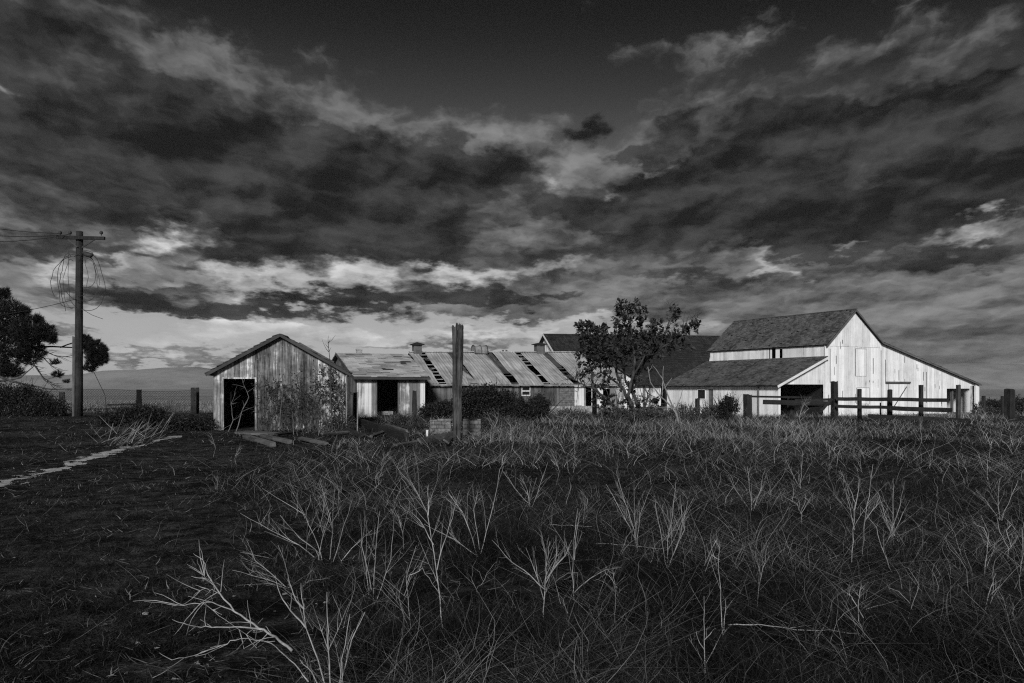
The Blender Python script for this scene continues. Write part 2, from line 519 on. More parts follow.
    leafdoor(4.0, 6.2, 0.05, 2.4, True, True)
    leafdoor(0.35, 1.75, 0.9, 2.1, False, False)
    leafdoor(0.2, 1.4, 3.0, 5.05, False, False)
    # stains where boards are split
    for x, z0, z1 in ((-2.55, 2.5, 5.0), (2.2, 3.2, 4.4), (5.9, 4.1, 4.6), (3.6, 2.6, 4.3), (8.2, 2.7, 3.4), (3.1, 0.8, 5.0), (8.6, 0.9, 3.4), (-1.2, 1.2, 1.9), (-1.9, 3.9, 4.5), (1.6, 0.6, 1.5), (5.2, 2.7, 3.5), (7.4, 3.6, 4.0), (-2.7, .3, 1.6)):
        t = MB(); t.box(x, x+0.05, -0.034, -0.028, z0, z1); t.build('split_board', M['grey_wood_z'], o)
    for i in range(26):
        x = random.uniform(ML+.2, 14.0); zz = random.uniform(.4, top(x)-.5); hh = random.uniform(.12, .7)
        if 11 < x and zz < 2.4: continue
        t = MB(); t.box(x, x+random.uniform(.02,.06), -0.033 if zz+hh < SEAM or x > MR else -.062, -0.027 if zz+hh < SEAM or x > MR else -.056, zz, min(zz+hh, top(x)-.1)); t.build('split_board', M['grey_wood_z'], o)
    # long wall window and narrow door, seen as children
    w = MB()
    for a, b, z0, z1 in ((7.5,7.56,1.2,2.0),(8.44,8.5,1.2,2.0),(7.5,8.5,1.95,2.02),(7.5,8.5,1.18,1.25)): w.box(WL-0.05, WL-0.012, a, b, z0, z1)
    wf = w.build('window', M['white_side'], o)
    g = MB(); g.box(WL+0.05, WL+0.06, 7.55, 8.45, 1.25, 1.95); g.build('pane', M['dark_in'], wf)
    d = MB()
    for k in range(3): d.box(WL+0.02, WL+0.05, 6.66+k*0.18, 6.83+k*0.18, 0.15, 2.0)
    d.build('narrow_door', M['grey_wood_z'], o)
    t = MB(); t.tube([(WL-0.12, 1.8, 0), (WL-0.12, 1.8, 2.35)], 0.05, 8); t.build('downpipe', M['grey_wood_z'], o)
white_barn()

# ------------------------------------------------------------------ dark barn behind
def dark_barn():
    o = thing('barn', 'long dark roofed barn behind the tree with small white gable end', 'barn', (3.74+0.342*7.4, 85-0.94*7.4, -0.3), R(20))
    L = 26.0; W = 7.4; EZ = 2.45; RZ0, RZ1 = 7.67, 8.0
    s, d = shingle_roof((-0.5, -0.5, EZ-0.3), (L, -0.5, EZ-0.3), (L, W, RZ1), (-0.5, W, RZ0), 26, 0.4, 0.03, 0.05)
    r = s.build('roof', M['dark_roof'], o); d.build('roof_deck', M['dark_in'], r)
    s, d = shingle_roof((-0.5, 2*W+.5, EZ-0.3), (L, 2*W+.5, EZ-0.3), (L, W, RZ1), (-0.5, W, RZ0), 12, 0.8, 0.03, 0.05)
    r = s.build('roof', M['dark_roof'], o); d.build('roof_deck', M['dark_in'], r)
    f = lambda x, y, z: (y, x, z)
    plank_wall(0, 2*W, lambda x: RZ0-abs(x-W)/W*(RZ0-EZ)-0.08, 0, (), 0.3, 0.0, flip=f).build('gable_wall', M['white_board'], o)
    t = MB()
    t.bar((-0.52, W, RZ0-0.04), (-0.52, -0.5, EZ-0.36), 0.03, 0.2); t.bar((-0.52, W, RZ0-0.04), (-0.52, 2*W+.5, EZ-0.36), 0.03, 0.2)
    t.build('bargeboard', M['white_trim'], o)
    plank_wall(0, L, lambda x: EZ, 0, (), 0.4, 2*W, flip=None).build('rear_wall', M['dark_in'], o)
    plank_wall(0.1, 9.5, lambda x: EZ-0.1, 0, (), 0.3, 0.0).build('front_wall', M['pale_wood'], o)
    for k in range(6):
        p = MB(); x = 10.0+k*3.1; p.box(x, x+0.2, -0.08, 0.12, 0, EZ-0.1); p.build('post', M['post_wood'], o)
    p = MB(); p.box(9.6, L, -0.02, 0.15, EZ-0.35, EZ-0.1); p.build('beam', M['post_wood'], o)
    p = MB(); p.box(10.2, 13.2, -0.12, -0.09, 0.75, 0.9); p.box(10.2, 13.2, -0.12, -0.09, 0.35, 0.47); p.build('rail', M['pale_wood'], o)
dark_barn()

def annex():
    o = thing('annex', 'small whitewashed gable wall glimpsed behind the leafy tree', 'outbuilding', (6.3, 61.0, -0.1), R(14))
    RZ = 3.95; W = 3.3
    top = lambda x: RZ-0.62*abs(x-0.7)*1.0
    plank_wall(-1.6, W, top, 0, [(1.0, 1.9, 0, 1.9)], 0.24).build('gable_wall', M['pale_wood'], o)
    for nm, x1 in (('roof', W+0.25), ('roof', -1.85)):
        s, d = shingle_roof((x1, -0.2, top(x1)), (x1, 5, top(x1)), (0.7, 5, RZ), (0.7, -0.2, RZ), 8, 0.3)
        r = s.build(nm, M['barn_roof'], o); d.build('roof_deck', M['dark_in'], r)
    f = lambda x, y, z: (W-y, x, z)
    plank_wall(0.04, 4.9, lambda x: top(W)-0.05, 0, (), 0.3, flip=f).build('side_wall', M['white_side'], o)
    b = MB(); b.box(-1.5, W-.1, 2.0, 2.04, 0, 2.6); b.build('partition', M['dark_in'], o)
annex()

# ------------------------------------------------------------------ long low shed
LS = (-4.85, 46.0)
def ridge_x(px):
    u = (px-512)/F; return (u*50.7+6.56)/(0.94-0.342*u)
def wall_x(px):
    u = (px-512)/F; return (u*46+4.85)/(0.94-0.342*u)
def long_shed():
    Z0 = 0.05
    o = thing('long_shed', 'long low shed with streaked metal roof full of gaps and roof vents', 'shed', (LS[0], LS[1], Z0), R(20))
    L = 12.6; W = 5.0; EZ = 1.84
    def rz(x): return 3.78+0.19*x/L
    def pt(x, v, dz=0.0): return Vector((x, -0.3+v*(W+0.3), EZ-0.09+v*(rz(x)-EZ+0.09)+dz))
    strips = [(418, .50), (447, .48), (484, .62), (514, .50), (541, .55)]
    edges = [0.0]
    strips = [(px, w*.84) for px, w in strips]
    for px, w in strips:
        x = ridge_x(px); edges += [x, x+w]
    edges.append(L)
    for k in range(0, len(edges), 2):
        x0, x1 = edges[k], edges[k+1]
        mb = MB(); n = max(8, int((x1-x0)/0.045)); nv = 10
        sag = [0.09*mnoise.noise(Vector((k*3.1, j*0.5, 0))) for j in range(nv+1)]
        for j in range(nv+1):
            for i in range(n+1):
                x = x0+(x1-x0)*i/n+.05*mnoise.noise(Vector((k*2.3+i/n*.6, j*.55, 8)))
                z = 0.016*math.sin(x*2*math.pi/0.18)+0.02*mnoise.noise(Vector((x*1.1, j*0.4, k)))+(0.03*(int(x/0.85) % 2))*0.4
                mb.v.append(tuple(pt(x, j/nv*1.0-(0.012*random.random() if j == 0 else 0), 0.05+z+sag[j])))
        for j in range(nv):
            for i in range(n):
                a = j*(n+1)+i; mb.f.append((a, a+1, a+n+2, a+n+1))
        mb.build('roof_panel', M['tin'], o, True)
    # strips: battens across, some covered by rusted remnants
    for k, (px, w) in enumerate(strips):
        x = ridge_x(px)
        for j in range(9):
            if random.random() < .16: continue
            b = MB(); v = 0.06+j*0.11+random.uniform(-.01,.01)
            p, q = pt(x-0.05, v, -0.02+random.uniform(-.02,.01)), pt(x+w+0.05, v, -0.02)
            b.bar(p, q, 0.05, 0.05)
            b.build('batten', M['plaster'] if k in (0, 3) else M['grey_wood_x'], o)
        cover = {1: (0.12, 1.0), 2: (0.33, 1.0), 4: (0.52, 1.0)}.get(k)
        if cover:
            c = MB(); a0, a1 = cover
            c.hexa([pt(x+.02,a0,-.0), pt(x+w-.02,a0,0), pt(x+w-.02,a1,0), pt(x+.02,a1,0)],
                   [pt(x+.02,a0,.02), pt(x+w-.02,a0,.02), pt(x+w-.02,a1,.02), pt(x+.02,a1,.02)])
            c.build('rusted_sheet', M['tin_dark'], o)
        for j in range(3):
            v0 = random.uniform(.03, .8); dv = random.uniform(.05, .14); e = random.choice((0, 1)); wd = random.uniform(.25, .7)*w
            xa, xb = (x-.03, x+wd) if e == 0 else (x+w-wd, x+w+.03)
            c = MB(); z = .012
            c.hexa([pt(xa,v0,z), pt(xb,v0+random.uniform(-.02,.02),z-.03), pt(xb-.08,v0+dv*.8,z-.02), pt(xa+.02,v0+dv,z)],
                   [pt(xa,v0,z+.012), pt(xb,v0+random.uniform(-.02,.02),z-.018), pt(xb-.08,v0+dv*.8,z-.008), pt(xa+.02,v0+dv,z+.012)])
            c.build('torn_sheet', M['tin_dark' if j else 'tin'], o)
        if k == 1:
            c = MB(); c.hexa([pt(x-.1,0.0,.07), pt(x+.45,0.0,.07), pt(x+.3,.22,.07), pt(x-.05,.45,.07)],
                             [pt(x-.1,0.0,.09), pt(x+.45,0.0,.09), pt(x+.3,.22,.09), pt(x-.05,.45,.09)])
            c.build('loose_sheet', M['plaster'], o)
    # back slope
    bk = MB()
    a = [Vector((0, 2*W+.3, EZ-.09)), Vector((L, 2*W+.3, EZ-.09)), Vector((L, W, rz(L)+.04)), Vector((0, W, rz(0)+.04))]
    bk.hexa([p-Vector((0,0,.03)) for p in a], a); bk.build('rear_roof', M['tin_dark'], o)
    rc = MB(); rc.bar((0, W, rz(0)+0.08), (L, W, rz(L)+0.08), 0.3, 0.04); rc.build('ridge_cap', M['tin'], o)
    # eave trim
    e = MB(); e.bar(pt(0, 0, -0.02), pt(L, 0, -0.02), 0.04, 0.07); e.build('eave_board', M['plaster'], o)
    # walls
    H = EZ-0.12
    xw = lambda px: wall_x(px)
    wx0, wx1 = xw(522), xw(529.5)
    dx0, dx1 = xw(574.5), xw(586); sx0, sx1 = xw(587), xw(591.5); bx0 = xw(559.5)
    plank_wall(0.02, bx0, lambda x: H, 0.45, [(wx0, wx1, 1.12, 1.62)], 0.22, 0, jit=0.015).build('front_wall', M['grey_wood_z'], o)
    br = MB()
    z = 0.45; r = 0
    while z < H-0.02:
        x = bx0+0.01-(0.15 if r % 2 else 0)
        while x < dx0:
            a, b = max(x, bx0+0.01), min(x+0.29, dx0-0.01)
            if b-a > 0.03: br.box(a, b, -random.uniform(0,.012), 0.1, z, min(z+0.10, H))
            x += 0.30
        z += 0.11; r += 1
    br.build('brick_panel', M['brick'], o)
    plank_wall(dx0, dx1, lambda x: H, 0.45, (), 0.16, 0).build('door', M['pale_wood'], o)
    plank_wall(sx1, L, lambda x: H, 0.45, [(xw(603), xw(610), .45, 1.5)], 0.22, 0).build('front_wall', M['pale_wood'], o)
    fd = MB(); fd.box(0.02, L, -0.06, 0.1, -0.3, 0.43); fd.build('foundation', M['plaster'], o)
    w = MB()
    w.box(wx0-.04, wx1+.04, -0.05, -0.02, 1.60, 1.66); w.box(wx0-.04, wx1+.04, -0.05, -0.02, 1.08, 1.14); w.box(wx0, wx1, -0.04, -0.01, 1.34, 1.40)
    for xx in (wx0-.04, wx1): w.box(xx, xx+.04, -0.05, -0.02, 1.12, 1.62)
    wf = w.build('window', M['white_trim'], o)
    gl = MB(); gl.box(wx0, wx1, 0.03, 0.04, 1.12, 1.62); gl.build('pane', M['dark_in'], wf)
    f = lambda x, y, z: (y, x, z)
    plank_wall(0.03, 2*W, lambda x: rz(0)-abs(x-W)/W*(rz(0)-EZ)-0.08, 0, (), 0.25, 0.0, flip=f).build('side_wall', M['grey_wood_z'], o)
    f = lambda x, y, z: (L-y, x, z)
    plank_wall(0.03, 2*W, lambda x: rz(L)-abs(x-W)/W*(rz(L)-EZ)-0.08, 0, (), 0.25, 0.0, flip=f).build('side_wall', M['grey_wood_z'], o)
    plank_wall(0, L, lambda x: EZ-.1, 0, (), 0.4, 2*W).build('rear_wall', M['dark_in'], o)
    fl = MB(); fl.box(0.1, L-.1, 0.15, 2*W-.1, -.2, 0.03); fl.build('earth_floor', M['dark_in'], o)
    # cupolas: slatted box with a flared pyramid cap
    def cupola(px, w, h, cap):
        x = ridge_x(px); z = rz(x)
        b = MB(); b.box(x-w/2, x+w/2, W-w/2, W+w/2, z-0.2, z+h)
        for k in range(4): b.box(x-w/2-0.012, x+w/2+.012, W-w/2-.012, W-w/2+.012, z+.12+k*h/5, z+.15+k*h/5)
        c = b.build('cupola', M['grey_wood_z'], o)
        q = MB(); e = w/2+0.14; t = z+h
        q.add([(x-e,W-e,t),(x+e,W-e,t),(x+e,W+e,t),(x-e,W+e,t),(x-e,W-e,t+.05),(x+e,W-e,t+.05),(x+e,W+e,t+.05),(x-e,W+e,t+.05),(x,W,t+cap)],
              [(0,3,2,1),(0,1,5,4),(1,2,6,5),(2,3,7,6),(3,0,4,7),(4,5,8),(5,6,8),(6,7,8),(7,4,8)])
        q.build('cap', M['dark_roof'], c)
    cupola(417, 0.52, 0.50, 0.20)
    cupola(539.5, 0.56, 0.55, 0.16)
    # rounded ridge vent with ribs
    x = ridge_x(480); z = rz(x)
    v = MB(); sec = [(-.42,-.05),(-.46,.15),(-.36,.38),(-.12,.48),(.12,.48),(.36,.38),(.46,.15),(.42,-.05)]
    a = [(x-.45, W+p, z+q) for p, q in sec]; b = [(x+.40, W+p, z+q) for p, q in sec]
    n = len(sec)
    v.add(a+b, [tuple(range(n))[::-1], tuple(range(n, 2*n))]+[(i, (i+1) % n, n+(i+1) % n, n+i) for i in range(n)])
    vt = v.build('ridge_vent', M['concrete'], o)
    rb = MB()
    for xx in (x-.47, x-.03, x+.39):
        rb.tube([(xx, W+p*1.04, z+q*1.04) for p, q in sec], 0.03, 5)
    rb.build('rib', M['grey_wood_x'], vt)
    for px in (503, 506.5):
        x = ridge_x(px); t = MB(); t.tube([(x, W, rz(x)), (x, W, rz(x)+.2)], .07, 8); t.build('vent_pipe', M['tin_dark'], o)
long_shed()

# ------------------------------------------------------------------ shingled shed
def shingled_shed():
    Z0 = 0.1
    o = thing('shed', 'pale plank shed with curling patched shingle roof and open dark doorway', 'shed', (-8.18, 42.0, Z0), R(24))
    L = 3.75; W = 4.2; EZ = 2.18; RZ = 3.50
    plank_wall(0.0, L, lambda x: EZ-.05, -0.05, [(1.06, 2.23, -.2, 2.08)], 0.2, 0, jit=0.02, gap=.012).build('front_wall', M['pale_wood'], o)
    top = lambda x: RZ-abs(x-W)/W*(RZ-EZ)-0.06
    f = lambda x, y, z: (y, x, z)
    plank_wall(0.03, 2*W, top, 0, (), 0.2, 0.0, flip=f).build('side_wall', M['grey_wood_z'], o)
    f = lambda x, y, z: (L-y, x, z)
    plank_wall(0.03, 2*W, top, 0, (), 0.2, 0.0, flip=f).build('side_wall', M['grey_wood_z'], o)
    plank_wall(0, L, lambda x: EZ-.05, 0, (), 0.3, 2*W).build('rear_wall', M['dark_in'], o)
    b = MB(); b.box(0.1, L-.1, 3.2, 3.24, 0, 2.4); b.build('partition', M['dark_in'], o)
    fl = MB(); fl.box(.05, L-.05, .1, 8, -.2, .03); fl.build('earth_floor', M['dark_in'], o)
    p = (RZ-EZ)/W
    s, d = shingle_roof((-0.25, -0.35, EZ-.35*p), (L+0.2, -0.35, EZ-.35*p), (L+0.2, W, RZ), (-0.25, W, RZ), 12, 0.55, 0.022, 0.16, 0.09, 0.06)
    r = s.build('roof', M['patch_roof'], o); d.build('roof_deck', M['shed_roof'], r)
    s, d = shingle_roof((-0.25, 2*W+.3, EZ-.3*p), (L+0.2, 2*W+.3, EZ-.3*p), (L+0.2, W, RZ), (-0.25, W, RZ), 9, 0.42)
    r = s.build('roof', M['patch_roof'], o); d.build('roof_deck', M['shed_roof'], r)
    t = MB(); t.bar((-.27, W, RZ-.03), (-.27, -.36, EZ-.35*p-.05), .03, .14); t.build('bargeboard', M['shed_roof'], o)
    t = MB(); t.box(-.25, L+.2, -.38, -.35, EZ-.35*p-.12, EZ-.35*p); t.build('eave_board', M['shed_roof'], o)
    c = MB(); c.box(.95, 1.25, W-.15, W+.15, RZ-.1, RZ+.28); c.box(.92, 1.28, W-.18, W+.18, RZ+.2, RZ+.25); c.build('chimney', M['plaster'], o)
    j = MB(); j.box(1.0, 1.07, -.05, .03, 0, 2.08); j.box(2.22, 2.29, -.05, .03, 0, 2.08); j.box(1.0, 2.29, -.055, .03, 2.08, 2.15); j.build('door_frame', M['grey_wood_z'], o)
    s = MB(); s.box(1.1, 2.2, 0.9, 1.5, 0.03, 0.22); s.build('threshold_plank', M['plaster'], o)
shingled_shed()

# ------------------------------------------------------------------ weathered shed in front
def weathered_shed():
    th = R(13); cs, sn = math.cos(th), math.sin(th)
    XL, YL = (213.5-512)/F*30, 30.0
    def along(px):
        u = (px-512)/F; return (u*YL-XL)/(cs-u*sn)
    LL = along(346); W = LL/2
    loc = lambda px: along(px)-W
    Z0 = -0.05
    o = thing('shed', 'weathered grey plank shed with peeling gable, black doorway and overgrown front', 'shed', (XL+W*cs, YL+W*sn, Z0), th)
    c = loc(280.4); RZ = 3.70; sl = 0.573
    D = 5.0
    top = lambda x: RZ-abs(x-c)*sl-0.1
    plank_wall(-W, W, top, -0.05, [(loc(224), loc(255), -.2, 2.0), (loc(332), loc(345), .12, 1.32)], 0.22, 0, jit=0.02, gap=0.010).build('front_wall', M['shed_wood'], o)
    plank_wall(loc(332)+.01, loc(345)-.01, lambda x: 1.31, 0.13, (), 0.24, 0.004).build('hatch', M['white_board'], o)
    f = lambda x, y, z: (-W+y, x, z)
    plank_wall(0.03, D, lambda x: top(-W), 0, (), 0.22, 0, flip=f).build('side_wall', M['grey_wood_z'], o)
    f = lambda x, y, z: (W-y, x, z)
    plank_wall(0.03, D, lambda x: top(W), 0, (), 0.22, 0, flip=f).build('side_wall', M['grey_wood_z'], o)
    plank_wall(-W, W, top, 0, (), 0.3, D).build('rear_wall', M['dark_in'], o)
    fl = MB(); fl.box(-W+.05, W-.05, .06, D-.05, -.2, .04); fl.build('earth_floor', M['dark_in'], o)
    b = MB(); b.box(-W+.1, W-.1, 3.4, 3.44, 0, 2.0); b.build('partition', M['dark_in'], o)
    for s_ in (-1, 1):
        xe = loc(206.5) if s_ < 0 else loc(351)
        ze = RZ-abs(xe-c)*sl
        s, d = shingle_roof((xe, -0.22, ze), (xe, D+.2, ze), (c, D+.2, RZ), (c, -0.22, RZ), 12, 0.3, 0.03, 0.08, 0.04, 0.03)
        r = s.build('roof', M['shed_roof'], o); d.build('roof_deck', M['dark_in'], r)
        t = MB(); t.bar((xe, -0.235, ze-.04), (c, -0.235, RZ-.04), .03, .10); t.build('bargeboard', M['shed_roof'], o)
    t = MB(); t.bar((c+.7, -.1, RZ-.32), (c+2.0, -.1, RZ-1.06), .16, .07); t.build('loose_batten', M['grey_wood_x'], o)
    j = MB(); j.box(loc(222.3), loc(224), -.05, .02, 0, 2.05); j.box(loc(255), loc(256.8), -.05, .02, 0, 2.05); j.box(loc(222.3), loc(256.8), -.055, .02, 2.0, 2.05)
    j.build('door_frame', M['shed_wood'], o)
weathered_shed()

# ------------------------------------------------------------------ plants: generators
def wander(p, d, L, n, wob, lift=0.0):
    pts = [Vector(p)]; d = Vector(d).normalized()
    for i in range(n):
        d = (d+rv(wob)+Vector((0,0,lift))).normalized()
        pts.append(pts[-1]+d*L/n)
    return pts

def foliage_blob(mb, c, r, n, ll, lw, clump=0.25, per=10, mbw=None, shell=0.3, up=0.0):
    """leaf clumps through an ellipsoid"""
    c = Vector(c)
    for i in range(n):
        while True:
            q = rv()
            if q.length <= 1 and q.length > shell*random.random(): break
        if mnoise.noise(Vector((q.x*2.2+c.x, q.y*2.2+c.y, q.z*2.2+c.z*1.7))) < -0.18 and random.random() < 0.8: continue
        k = c+Vector((q.x*r[0], q.y*r[1], q.z*r[2]))
        out = Vector((q.x/r[0], q.y/r[1], q.z/r[2]))
        out = out.normalized() if out.length > 1e-3 else Vector((0,0,1))
        if mbw is not None and random.random() < 0.35:
            mbw.tube([k-out*clump*1.6+rv(.03), k-out*clump*0.6+rv(0.03), k+out*clump*0.4], [0.012, 0.009, 0.004], 3, False)
        for j in range(per):
            d = (out*0.8+rdir()+Vector((0,0,up))).normalized()
            mb.leaf(k+rdir()*clump*random.random(), d, ll*random.uniform(.6,1.3), lw*random.uniform(.6,1.3), rdir())

def needle_tuft(mb, p, d, L, n, w=0.012):
    d = Vector(d).normalized()
    for i in range(n):
        v = (d*1.0+rdir()*0.85).normalized()
        q = Vector(p)-d*L*random.uniform(0, .7)
        sd = v.cross(rdir())
        if sd.length < 1e-3: continue
        sd.normalize()
        mb.add([q-sd*w, q+sd*w, q+v*L*random.uniform(.7,1.1)], [(0,1,2)])

def bush(name, label, cat, c, r, n, ll=0.09, lw=0.05, mat='bush', group=None, lobes=8, clump=0.2, twigs=45):
    c = Vector(c)
    o = thing(name, label, cat, c, 0, group)
    mb = MB(); tw = MB()
    L = [((0,0,r[2]*0.42), (r[0]*.85, r[1]*.85, r[2]*.55))]
    for k in range(lobes):
        a = -1+2*(k+.5)/lobes
        x = a*r[0]*0.8+random.uniform(-.1,.1)*r[0]; z = r[2]*(0.35+0.5*(1-a*a)*random.uniform(.55,1.1))
        L.append(((x, random.uniform(-.4,.4)*r[1], z*0.85), (r[0]*random.uniform(.16,.36), r[1]*.5, r[2]*random.uniform(.18,.40))))
    for i, (q, s) in enumerate(L):
        foliage_blob(mb, q, s, int(n*(0.45 if i == 0 else 0.55/lobes)), ll, lw, clump, 9, tw)
    for k in range(twigs):
        x = random.uniform(-.8,.8)*r[0]
        tw.tube(wander((x*.5, random.uniform(-.4,.4)*r[1], 0), (x*.8/r[0], random.uniform(-.3,.3), 1), r[2]*random.uniform(.8,1.3), 5, .2), [.02,.016,.012,.01,.007,.004], 4, False)
    mb.v = [(x, y, max(z, -0.12)) for x, y, z in mb.v]
    mb.add(tw.v, tw.f)  # twigs joined into the foliage mesh, taking the leaf material
    mb.build('foliage', M[mat], o)
    return o

# ------------------------------------------------------------------ leafy tree in the middle
def leafy_tree():
    D = 37.0
    base = G(637, D, -0.05)
    o = thing('tree', 'leaning bushy tree with several bare stems between low shed and white barn', 'tree', base)
    def q(px, py, dd=0.0): return P(px, py, D+dd)-base
    stems = [[(640,421,0),(630,405,.1),(621.5,386,.3),(615,368,.5),(611,351,.4),(606,338,.3)],
             [(624,416,0),(607,399,-.2),(593,388,-.4),(591,368,-.5),(585,352,-.5),(584,338,-.5)],
             [(638,421,0),(628,396,-.3),(634,374,-.6),(634,351,-.7),(630,325,-.8),(627,304,-.8)],
             [(645,422,0),(637,405,.2),(631,388,.5),(646,360,.8),(665,335,.6),(674,306,.5)],
             [(642,421,.1),(640,408,.6),(626,380,1.0),(620,352,1.1),(616,328,1.0)],
             [(593,388,-.4),(582,384,-.5),(572,378,-.6)],
             [(646,360,.8),(668,343,.3),(688,328,.2),(700,321,.2)],
             [(634,374,-.6),(648,350,-.9),(652,330,-1.0)],
             [(636,421,-.1),(648,398,-.4),(644,380,-.6)],
             [(621,386,.3),(601,372,.6),(598,350,.7)]]
    w = MB()
    for k, s in enumerate(stems):
        pts = [q(*p) for p in s]
        fine = []
        for a, b in zip(pts[:-1], pts[1:]):
            for j in range(4):
                fine.append(a.lerp(b, j/4)+rv(.035))
        fine.append(pts[-1])
        r0 = .10 if k in (0,2,3) else (.085 if k in (1,4) else .05)
        w.tube(fine, [r0*(1-.8*i/(len(fine)-1)) for i in range(len(fine))], 7)
        for j in range(16):
            i = random.randrange(len(fine)//3, len(fine)) if len(fine) > 8 else random.randrange(len(fine))
            dd = (rdir()+Vector((0,0,.6)))
            L = random.uniform(.35, .95)
            tw = wander(fine[i], dd, L, 4, .25)
            w.tube(tw, [.022,.017,.012,.008,.004], 4, False)
            for jj in range(2):
                w.tube(wander(tw[2], rdir()+Vector((0,0,.4)), L*.6, 3, .3), [.012,.009,.006,.003], 3, False)
    for k in range(12):
        x = random.uniform(612, 652); a = q(x, 420, random.uniform(-.4,.4)); b = q(x+random.uniform(-26,22), random.uniform(372,396), random.uniform(-.6,.6))
        pts = [a.lerp(b, i/6)+rv(.05) for i in range(7)]
        w.tube(pts, [.03-.0038*i for i in range(7)], 5)
        for j in range(4):
            w.tube(wander(pts[random.randrange(2,7)], rdir()+Vector((0,0,.5)), random.uniform(.3,.8), 4, .25), [.012,.010,.008,.005,.003], 3, False)
    w.build('trunk', M['bark'], o, True)
    lf = MB(); tw = MB()
    def lob(px, py, rx, ry, n, dd=0.0, rd=None):
        c = q(px, py, dd); s = D/F
        foliage_blob(lf, c, (rx*s, (rd or (rx+ry)/2)*s, ry*s), int(n*1.08), .18, .11, .11, 9, tw, .2, .2)
    lob(591,345,15,26,115,-.5); lob(584,330,8,9,30,-.4); lob(601,333,7,10,26); lob(590,360,14,11,42,-.5)
    lob(628,322,15,17,70,-.7); lob(622,306,8,6,16,-.7); lob(634,306,5,6,8,-.8); lob(643,312,4,7,9,-.8)
    lob(627,346,22,18,120,-.4); lob(610,357,9,15,36,.3); lob(648,336,10,16,52,-.6); lob(656,325,5,8,13,-.5)
    lob(671,338,11,12,36,.5); lob(674,312,4,9,15,.5); lob(682,331,8,6,18,.3); lob(693,326,7,6,16,.2); lob(662,350,10,9,16,.5); lob(686,345,7,6,8,.3)
    lob(612,376,9,7,14,.3); lob(600,382,10,7,12,-.2); lob(640,374,9,9,14,.2); lob(650,362,8,9,12,.3); lob(588,374,8,7,10,-.5); lob(628,390,9,7,9,.4)
    lob(606,404,16,9,26,-.5); lob(648,406,15,9,24,-.5); lob(630,408,12,7,14,-.7)
    lf.add(tw.v, tw.f); lf.build('foliage', M['leaf'], o)  # leaf clump twigs go into the foliage mesh too
leafy_tree()

def dead_sapling():
    D = 35.0; base = G(674, D, -.05)
    o = thing('dead_sapling', 'bleached bare forked sapling at the right foot of the leafy tree', 'sapling', base)
    def c(x, y, dd=0): return P(560+x/4.878, 290+y/4.878, D+dd)-base
    w = MB()
    def st(pts, r0, r1):
        pts = [c(*p) for p in pts]; fine = []
        for a, b in zip(pts[:-1], pts[1:]):
            for j in range(3): fine.append(a.lerp(b, j/3)+rv(.012))
        fine.append(pts[-1]); n = len(fine)-1
        w.tube(fine, [(r0+(r1-r0)*i/n)*.75 for i in range(n+1)], 6)
    st([(585,680),(570,610),(550,575),(490,520),(440,450),(428,375)], .075, .022)
    st([(552,575),(520,500),(500,430),(455,370)], .05, .018)
    st([(500,520,.1),(500,450,.1),(505,372,.1)], .045, .018)
    st([(508,480),(530,450),(546,428)], .03, .012)
    st([(430,400),(445,380),(452,362)], .02, .008); st([(490,520),(485,490),(487,470)], .03, .01)
    st([(560,590),(590,520),(600,480)], .03, .008); st([(540,570),(470,575),(430,560)], .025, .008)
    w.build('stem', M['pale_bark'], o, True)
dead_sapling()

